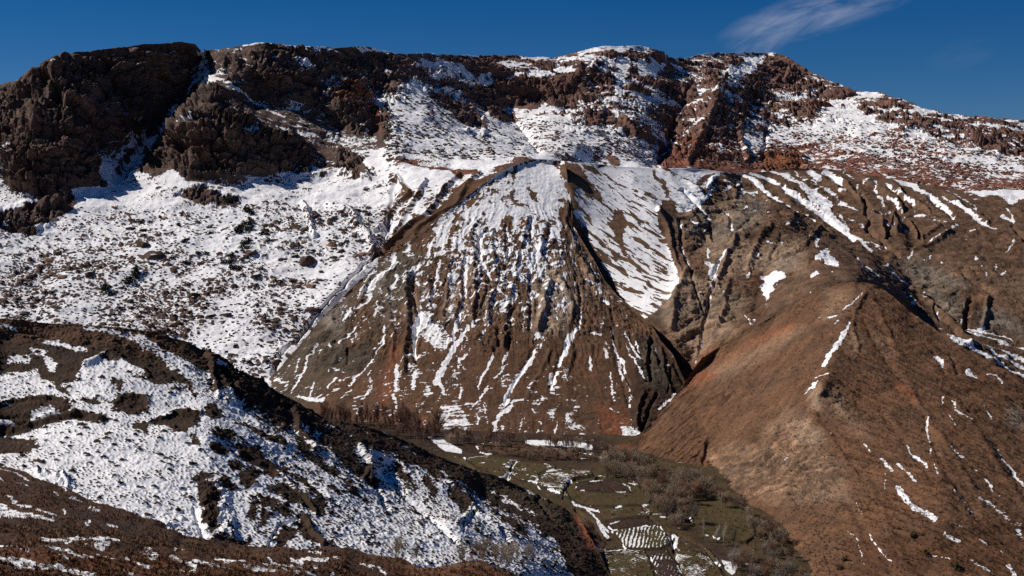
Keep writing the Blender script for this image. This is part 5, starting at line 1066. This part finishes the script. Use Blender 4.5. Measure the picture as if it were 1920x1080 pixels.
# trees standing apart from the rest
for key, sh, u, v, hp, nm, lab, cat in [
 ('round', 'snowy_hill', 949, 1066, 66, 'bare_tree', 'large spreading bare tree with thick trunk in the snowy hollow at the bottom', 'tree'),
 ('round', 'snowy_hill', 905, 1052, 48, 'bare_tree', 'bare tree just left of the largest tree in the snowy hollow', 'tree'),
 ('round', 'snowy_hill', 742, 1047, 58, 'bare_tree', 'bare grey tree at the left end of the snowy hollow above the brown mound', 'tree'),
 ('reddish', 'snowy_hill', 782, 1050, 36, 'bare_tree', 'small reddish bare tree right of the leftmost hollow tree', 'tree'),
 ('pale', 'snowy_hill', 990, 1056, 44, 'bare_tree', 'slim pale bare tree on snow right of the largest hollow tree', 'tree'),
 ('round', 'snowy_hill', 868, 1053, 40, 'bare_tree', 'low bare tree beside the brown mound top in the hollow', 'tree'),
 ('reddish', 'valley_floor', 1048, 1086, 42, 'bare_tree', 'reddish brown bare tree at the bottom edge left of the fields', 'tree'),
 ('reddish', 'valley_floor', 1072, 1090, 36, 'bare_tree', 'smaller reddish tree at the bottom edge nearest the snowy field', 'tree'),
 ('round', 'valley_floor', 1176, 906, 46, 'bare_tree', 'tall grey bare tree at the near edge of the curved fields', 'tree'),
 ('pale', 'valley_floor', 1300, 985, 44, 'bare_tree', 'pale silvery bare tree on the dark grass right of the fields', 'tree'),
 ('round', 'valley_floor', 1250, 975, 46, 'bare_tree', 'grey bare tree standing over the field corner beside the dark thicket', 'tree'),
 ('poplar', 'valley_floor', 1322, 1015, 46, 'poplar', 'leftmost pale slender poplar on the green meadow', 'poplar'),
 ('poplar', 'valley_floor', 1342, 1022, 44, 'poplar', 'second pale slender poplar from the left on the meadow', 'poplar'),
 ('poplar', 'valley_floor', 1356, 1024, 50, 'poplar', 'tallest pale poplar at the middle of the meadow row', 'poplar'),
 ('poplar', 'valley_floor', 1375, 1026, 42, 'poplar', 'rightmost pale slender poplar of the meadow row', 'poplar'),
 ('reddish', 'valley_floor', 1108, 1010, 40, 'bare_tree', 'reddish bare tree beside the red bank at the hill foot', 'tree')]:
    put_tree(key, on(sh, u, v), hp*mpp(sh, u, v), nm, lab, cat)
def scatter(n, poly, sheet, keys, h, nm, lab, cat, group, mind=6):
    pts = np.array(poly, float); lo, hi = pts.min(0), pts.max(0); got = []; tries = 0
    while len(got) < n and tries < n*60:
        tries += 1; u = rng.uniform(lo[0], hi[0]); v = rng.uniform(lo[1], hi[1])
        c = False
        for i in range(len(pts)):
            ax, ay = pts[i]; bx, by = pts[(i+1) % len(pts)]
            if (ay > v) != (by > v) and u < (bx-ax)*(v-ay)/(by-ay)+ax: c = not c
        if not c or any(abs(u-a) < mind and abs(v-b) < mind*.6 for a, b in got): continue
        got.append((u, v)); put_tree(rng.choice(keys), on(sheet, u, v), rng.uniform(*h)*mpp(sheet, u, v), nm, lab, cat, group)
    return got
scatter(90, [(600, 792), (660, 790), (740, 795), (830, 812), (830, 835), (740, 822), (660, 805), (600, 795)], 'valley_floor', ['sapling', 'reddish', 'sapling'], (16, 50), 'sapling', 'thin upright reddish bare sapling in the dense row behind the left hill', 'sapling', 'saplings at the foot of the spur behind the left hill', 4)
scatter(60, [(830, 818), (1130, 838), (1150, 852), (1000, 846), (840, 834)], 'valley_floor', ['round', 'reddish', 'sapling'], (14, 30), 'bare_tree', 'small bare brown tree in the line along the foot of the middle spur', 'tree', 'trees along the foot of the middle spur', 4)
scatter(60, [(870, 840), (1080, 852), (1130, 866), (1000, 864), (900, 852)], 'valley_floor', ['reddish', 'round'], (9, 20), 'bare_shrub', 'low brown leafless shrub on the strip above the upper fields', 'shrub', 'shrubs above the upper fields', 4)
scatter(60, [(1120, 862), (1160, 862), (1220, 872), (1240, 893), (1200, 905), (1140, 898)], 'valley_floor', ['round', 'reddish', 'round'], (16, 36), 'bare_tree', 'dense purplish bare tree in the thicket where the gorge opens', 'tree', 'thicket at the mouth of the gorge', 5)
scatter(90, [(1180, 905), (1240, 908), (1300, 905), (1340, 935), (1300, 950), (1270, 1000), (1235, 960)], 'valley_floor', ['round', 'round', 'reddish'], (18, 42), 'bare_tree', 'grey brown bare tree in the thicket between fields and green meadow', 'tree', 'thicket between the fields and the meadow', 6)
scatter(34, [(1335, 925), (1400, 965), (1470, 1010), (1500, 1060), (1450, 1050), (1400, 990), (1340, 950)], 'valley_floor', ['round', 'reddish'], (22, 38), 'bare_tree', 'bare tree in the line under the foot of the brown right spur', 'tree', 'trees at the foot of the right spur', 5)
scatter(30, [(1380, 1040), (1440, 1040), (1500, 1080), (1520, 1120), (1400, 1120), (1370, 1070)], 'valley_floor', ['round', 'pale', 'reddish'], (26, 44), 'bare_tree', 'grey bare tree in the cluster at the bottom edge right of the fields', 'tree', 'trees at the bottom edge right of the fields', 7)
scatter(12, [(1085, 985), (1115, 990), (1140, 1040), (1130, 1060), (1100, 1030)], 'valley_floor', ['reddish', 'round'], (16, 28), 'bare_tree', 'small dark bare tree on the bank between the left hill and the fields', 'tree', 'trees on the bank left of the fields', 6)
scatter(16, [(860, 1040), (900, 1030), (1000, 1045), (1040, 1070), (960, 1068), (880, 1055)], 'snowy_hill', ['reddish', 'round'], (14, 26), 'bare_shrub', 'knee-high leafless brown shrub around the trees of the snowy hollow', 'shrub', 'shrubs in the snowy hollow', 6)

# leafy evergreen shrubs
def leaf_clump(seed, n, mat, nm, flat=.8):
    r = np.random.RandomState(seed); k = 7
    cs = r.randn(k, 3)*np.array([.42, .42, .22])+np.array([0, 0, .5]); rs = .28+.3*r.rand(k)
    c = cs[r.randint(0, k, n)]; d = r.randn(n, 3); d /= np.linalg.norm(d, axis=1, keepdims=True)
    rr = rs[r.randint(0, k, n)]; p = c+d*rr[:, None]*(.55+.45*r.rand(n, 1)); p[:, 2] = np.abs(p[:, 2])*flat
    a = r.randn(n, 3); a /= np.linalg.norm(a, axis=1, keepdims=True); b = np.cross(a, d); b /= np.linalg.norm(b, axis=1, keepdims=True)+1e-9
    s = (.07+.07*r.rand(n, 1)); V_ = np.stack([p-a*s, p+b*s*.7, p+a*s, p-b*s*.7], 1).reshape(-1, 3)
    q = np.arange(n)[:, None]*4+np.array([[0, 1, 2, 3]]); return mesh_from(nm, V_, q, mat)
JUN = [leaf_clump(i, 520, M_JUN, 'juniper') for i in range(4)]; OLI = [leaf_clump(20+i, 420, M_OLI, 'bush') for i in range(3)]
def put(me, sheet, u, v, w, nm, lab, cat, group=None, asp=1., sink=.1):
    w *= 1.25 if nm == 'juniper' else 1.1; p = on(sheet, u, v); m = p[1]/F*w; o = bpy.data.objects.new(nm, me); S.collection.objects.link(o)
    o.location = (p[0], p[1], p[2]-sink*m); s = m/2*1.05; o.scale = (s*rng.uniform(.9, 1.1), s*rng.uniform(.8, 1.1), s*asp); o.rotation_euler = (rng.uniform(-.2, .2), rng.uniform(-.2, .2), rng.uniform(0, 6.28))
    o['label'] = lab; o['category'] = cat
    if group: o['group'] = group
    return o
for u, v, w, lab in [(465, 400, 22, 'topmost dark juniper on the open snow below the right cliff end'), (458, 425, 26, 'largest dark juniper in the clump in the middle of the snowy talus'), (498, 436, 15, 'dark juniper at the right end of the middle clump'),
 (423, 431, 9, 'small lone juniper left of the middle clump'), (505, 456, 11, 'small round juniper below the right end of the middle clump'), (55, 388, 13, 'lone juniper on top of the low cliff at the far left'), (258, 515, 26, 'broad dark juniper below the largest boulder')]:
    put(rng.choice(JUN), 'mountain', u, v, w, 'juniper', lab, 'juniper', 'junipers on the snowy talus')
for u, v, w in [(468, 416, 20), (450, 434, 20), (488, 444, 15), (464, 460, 24), (458, 470, 18), (434, 482, 16), (428, 496, 20), (446, 508, 18), (461, 487, 11), (436, 505, 14), (240, 527, 24), (200, 540, 22), (395, 424, 12), (335, 422, 13), (347, 457, 14), (350, 492, 13), (470, 432, 14), (474, 404, 9), (300, 405, 10), (385, 475, 10), (500, 444, 10)]:
    put(rng.choice(JUN), 'mountain', u, v, w, 'juniper', 'dark rounded juniper among boulders on the snowy talus', 'juniper', 'junipers on the snowy talus')
n = 0
while n < 170:
    u = rng.uniform(1420, 1900); v = rng.uniform(205, 330)
    if not (205+(u-1530)*.28 < v < 262+(u-1530)*.20): continue
    if u > 1680 and rng.random() < .5: continue
    put(rng.choice(JUN), 'mountain', u, v, rng.uniform(3.2, 6.0), 'mountain_shrub', 'tiny dark shrub dotting the snow of the upper right mountainside', 'shrub', 'dark shrubs on the upper right mountainside'); n += 1
for sh, u, v, w, lab in [('snowy_hill', 1020, 1008, 26, 'olive green bush on the gully edge above the snow hollow'), ('valley_floor', 1118, 900, 12, 'green bush at the bend of the curved terrace'),
 ('brown_spur', 1717, 1010, 24, 'dark green bush on the lower right slope beside a snow patch'), ('brown_spur', 1585, 1054, 18, 'upper of two dark bushes near the bottom edge on the right slope'), ('brown_spur', 1578, 1070, 18, 'lower of two dark bushes near the bottom edge on the right slope'),
 ('brown_spur', 1736, 1045, 20, 'bush below the dark green one on the lower right slope'), ('brown_spur', 1790, 1072, 26, 'wide olive bush at the bottom edge of the right slope'), ('snowy_hill', 1040, 1030, 18, 'smaller olive bush below the gully edge bush')]:
    put(rng.choice(OLI), sh, u, v, w, 'bush', lab, 'bush')

# boulders
import bmesh
def boulder_mesh(seed, mat):
    r = np.random.RandomState(seed); bm = bmesh.new(); bmesh.ops.create_icosphere(bm, subdivisions=4, radius=1)
    pl = [(lambda n: n/np.linalg.norm(n))(r.randn(3)) for _ in range(16)]; off = .62+.3*r.rand(16); sc = np.array([1, .75+.3*r.rand(), .6+.3*r.rand()])
    co = np.array([v.co[:] for v in bm.verts])
    for n_, d_ in zip(pl, off):
        t = co@n_; m = t > d_; co[m] -= (t[m]-d_)[:, None]*n_*.92
    co += fbm(co[:, 0]*2+seed, co[:, 1]*2+co[:, 2]*1.7, 4, .6, seed)[:, None]*co*.14+fbm(co[:, 0]*6, co[:, 2]*6+co[:, 1]*5, 3, .6, seed+3)[:, None]*co*.05
    co *= sc
    for v, c in zip(bm.verts, co): v.co = c
    me = bpy.data.meshes.new('boulder'); bm.to_mesh(me); bm.free(); me.materials.append(mat)
    me.polygons.foreach_set('use_smooth', np.ones(len(me.polygons), bool)); return me
BO = [boulder_mesh(i, M_ROCK) for i in range(7)]; BT = [boulder_mesh(30+i, M_ROCKT) for i in range(2)]
for u, v, w, t, lab in [
 (289, 481, 44, 0, 'largest brown boulder on the snowy talus, right one of a touching pair'), (270, 462, 28, 0, 'upper left boulder of the large touching pair on the talus'), (90, 487, 26, 1, 'orange faced boulder near the left edge of the talus'),
 (170, 516, 26, 0, 'dark boulder below and right of the orange faced one'), (118, 521, 17, 1, 'small reddish boulder below the orange faced one'), (246, 425, 24, 0, 'dark boulder just under the snow track, left of its pair'),
 (268, 431, 20, 0, 'dark boulder just under the snow track, right of its pair'), (472, 476, 28, 0, 'brown boulder at the foot of the juniper clump'), (577, 487, 38, 0, 'wide dark boulder in the middle right of the talus'),
 (622, 459, 22, 1, 'oblong tan boulder tilted on the open snow'), (640, 471, 16, 0, 'dark boulder touching the lower right of the oblong tan one'), (530, 484, 18, 0, 'boulder left of the wide dark one on the talus'),
 (588, 467, 13, 0, 'upright boulder above the wide dark one'), (482, 518, 28, 0, 'peaked boulder below the lowest junipers'), (523, 528, 15, 0, 'rounded boulder right of the peaked one'), (583, 535, 26, 1, 'brown slab boulder on the lower right talus'),
 (598, 524, 17, 0, 'dark boulder leaning behind the brown slab'), (590, 578, 30, 0, 'tall dark boulder standing at the edge of the spur gully'), (505, 601, 18, 0, 'round boulder in the open snow above the gully mouth'),
 (365, 556, 24, 0, 'pyramid shaped boulder in the middle of the lower talus'), (325, 611, 20, 1, 'tan boulder just above the crest of the left hill'), (395, 594, 20, 0, 'dark boulder above the left hill, right of the tan one'),
 (425, 590, 20, 0, 'broken boulder beside the snow chute on the lower talus'), (518, 676, 34, 0, 'big dark boulder at the bottom of the talus gully'), (541, 670, 15, 0, 'boulder touching the right side of the big gully boulder'),
 (945, 253, 11, 0, 'upper lone dark rock on the smooth snow bowl'), (957, 270, 13, 0, 'lower lone dark rock on the smooth snow bowl'), (687, 353, 13, 0, 'dark rock on the snow just outside the cliff shadow'), (639, 434, 13, 0, 'dark rock upslope of the oblong tan boulder'), (589, 408, 13, 0, 'brown rock on the snow below the cliff shadow edge'), (670, 427, 15, 0, 'dark rock at the top of the spur gully')]:
    put(rng.choice(BT if t else BO), 'mountain', u, v, w, 'boulder', lab, 'boulder', None, rng.uniform(.75, 1.05), .12)
n = 0
while n < 230:
    u = rng.uniform(0, 700); v = rng.uniform(395, 660)
    if u > 700-(v-480)*.95 and v > 480: continue
    if v < 440 and u < 200: continue
    if fbm(np.array([u*.02]), np.array([v*.02]), 3, .5, 77)[0] < rng.uniform(-.4, .3): continue
    put(rng.choice(BO+BT[:1]), 'mountain', u, v, 5+12*rng.random()**2.2, 'boulder', 'brown boulder scattered on the snowy talus under the left cliffs', 'boulder', 'boulders scattered on the snowy talus', rng.uniform(.7, 1.0), .12); n += 1

# ground cover nobody could count
def stuff_mesh(name, sheet, pts, shape, mat, size):
    """many small copies of a little shape in one mesh"""
    sv, sq = shape; out_v = []; out_q = []; k = 0
    for (u, v) in pts:
        p = on(sheet, u, v); s = rng.uniform(*size); a = rng.uniform(0, 6.28); c, sn = math.cos(a)*s, math.sin(a)*s
        w = sv[rng.randrange(len(sv))]; z = w[:, 2]*s*rng.uniform(.7, 1.2)
        out_v.append(np.stack([w[:, 0]*c-w[:, 1]*sn+p[0], w[:, 0]*sn+w[:, 1]*c+p[1], z+p[2]], 1)); out_q.append(sq+k); k += len(w)
    o = add_mesh(name, np.concatenate(out_v), np.concatenate(out_q), {}, mat, kind='stuff', smooth=False); return o
def tuft_shapes(n, blades, seed):
    r = np.random.RandomState(seed); res = []
    for _ in range(n):
        V_ = []
        for b in range(blades):
            a = r.rand()*6.283; l = .6+.6*r.rand(); t = .25+.7*r.rand(); base = np.array([math.cos(a), math.sin(a), 0])*.25*r.rand()
            d = np.array([math.cos(a)*t, math.sin(a)*t, 1.1-.5*t]); sd_ = np.array([-math.sin(a), math.cos(a), 0])*.045
            V_ += [base-sd_-[0, 0, .1], base+sd_-[0, 0, .1], base+d*l*.6+sd_*.8, base+d*l*.6-sd_*.8]
        res.append(np.array(V_))
    return res, np.arange(blades)[:, None]*4+np.array([[0, 1, 2, 3]])
def pick(n, cond, u, v):
    res = []
    while len(res) < n:
        a, b = rng.uniform(*u), rng.uniform(*v)
        if cond(a, b): res.append((a, b))
    return res
def nz2(u, v, s, sd_): return float(fbm(np.array([u*s]), np.array([v*s*2]), 3, .5, sd_)[0])
top6 = npl([float(q) for q in TOP6.split()])
g1 = pick(4200, lambda u, v: v > np.interp(u, *top6)+1 and nz2(u, v, .02, 61) > rng.uniform(-.45, .25), (-60, 960), (880, 1140))
stuff_mesh('dry_grass', 'grassy_slope', g1, tuft_shapes(6, 16, 1), M_GRASS, (.16, .42))
g2 = pick(3600, lambda u, v: v > np.interp(u, *top6)+1, (-60, 1000), (880, 1140))
stuff_mesh('dark_grass', 'grassy_slope', g2, tuft_shapes(6, 14, 2), M_DGRASS, (.12, .30))
top4 = npl([float(q) for q in TOP4.split()])
g3 = pick(11000, lambda u, v: v > np.interp(u, *top4)+6 and nz2(u, v, .012, 63) > rng.uniform(-.5, .3) and (u > 1480 or rng.random() < .35), (1230, 2000), (560, 1120))
stuff_mesh('low_shrubs', 'brown_spur', g3, tuft_shapes(5, 9, 3), M_DGRASS, (.4, .95))
g4 = pick(6000, lambda u, v: nz2(u, v, .02, 64) > rng.uniform(-.4, .3), (700, 1500), (820, 1120))
stuff_mesh('scrub', 'valley_floor', g4, tuft_shapes(5, 9, 4), M_DGRASS, (.3, 1.0))
# loose stones on the talus
def stone_shapes(n, seed):
    r = np.random.RandomState(seed); b = np.array([[x, y, z] for z in (-.3, .6) for x, y in ((-1, -1), (1, -1), (1, 1), (-1, 1))], float); b[4:, :2] *= .6
    q = np.array([[4, 5, 6, 7], [0, 1, 5, 4], [1, 2, 6, 5], [2, 3, 7, 6], [3, 0, 4, 7]])
    return [b*(.7+.6*r.rand(8, 3)) for _ in range(n)], q
g5 = pick(3200, lambda u, v: not (u > 705-(v-480)*.95 and v > 480) and v > 395-u*.02 and nz2(u, v, .012, 65) > rng.uniform(-.5, .25), (-60, 760), (340, 700))
stuff_mesh('loose_stones', 'mountain', g5, stone_shapes(12, 5), M_ROCK, (.35, .95))
g6 = pick(5000, lambda u, v: (v > 200+(u-1250)*.12 or u < 1000) and v < 300+(u-1250)*.1*(u > 1000) and nz2(u, v, .012, 66) > rng.uniform(-.4, .3), (720, 1960), (175, 380))
stuff_mesh('rocks', 'mountain', g6, stone_shapes(12, 6), M_ROCK, (.5, 1.8))

# ---- labels of the setting and of the ground cover
for nm, lab, cat in [('mountain', 'rocky snow-streaked mountain range with dark cliffs filling the back', 'mountain'), ('badlands', 'eroded brown slopes with long diagonal snow gullies right of the spur', 'hillside'),
 ('spur', 'big cone-shaped brown spur streaked with snow in the middle', 'hill'), ('brown_spur', 'smooth brown foreground spur on the right with few snow patches', 'hill'),
 ('snowy_hill', 'dark hill with patchy snow on the left in front of the talus', 'hill'), ('grassy_slope', 'nearest dark brown grassy slope along the lower left edge', 'hillside'),
 ('valley_floor', 'brown valley floor between the hills around the terraced fields', 'valley floor'), ('ground', 'wide land lying under and behind the mountains', 'ground'),
 ('dry_grass', 'tufts of straw coloured dry grass on the nearest slope', 'grass'), ('dark_grass', 'dark low tufts covering the nearest slope at lower left', 'grass'),
 ('low_shrubs', 'tiny dark shrubs speckling the smooth brown spur on the right', 'shrubs'), ('scrub', 'low dark scrub between the terraced fields and trees', 'scrub'),
 ('loose_stones', 'small loose stones strewn over the snowy talus at left', 'stones'), ('rocks', 'small rocks strewn over the upper right mountainside', 'rocks')]:
    o = bpy.data.objects.get(nm)
    if o: o['label'] = lab; o['category'] = cat
FL = {1: 'leftmost grassy terrace field dusted with snow below the brown strip', 2: 'small grassy terrace field left of the curved snowy one', 3: 'curved terrace field with white snow furrows', 4: 'rounded green terrace field right of the curved bank',
 5: 'dark ploughed patch on top of the rounded green terrace', 6: 'narrow green field just below the rounded terrace', 7: 'thin ploughed strip above the snow-striped field', 8: 'green field with upright rows of snow in the middle of the terraces',
 9: 'large grassy field with slanting snow lines at the bottom edge', 10: 'small ploughed field between two snowy fields at the bottom', 11: 'snow-covered striped field right of the small ploughed one', 12: 'narrow grassy strip field along the stream at the bottom right of the terraces',
 13: 'bright green snow-free meadow beside the right spur', 14: 'small green meadow half hidden in the thicket', 15: 'long brown fallow strip at the foot of the middle spur'}
for k, o in SHEETS['fields'].items():
    o['label'] = FL[k]; o['category'] = 'field'; o['group'] = 'terraced fields on the valley floor'
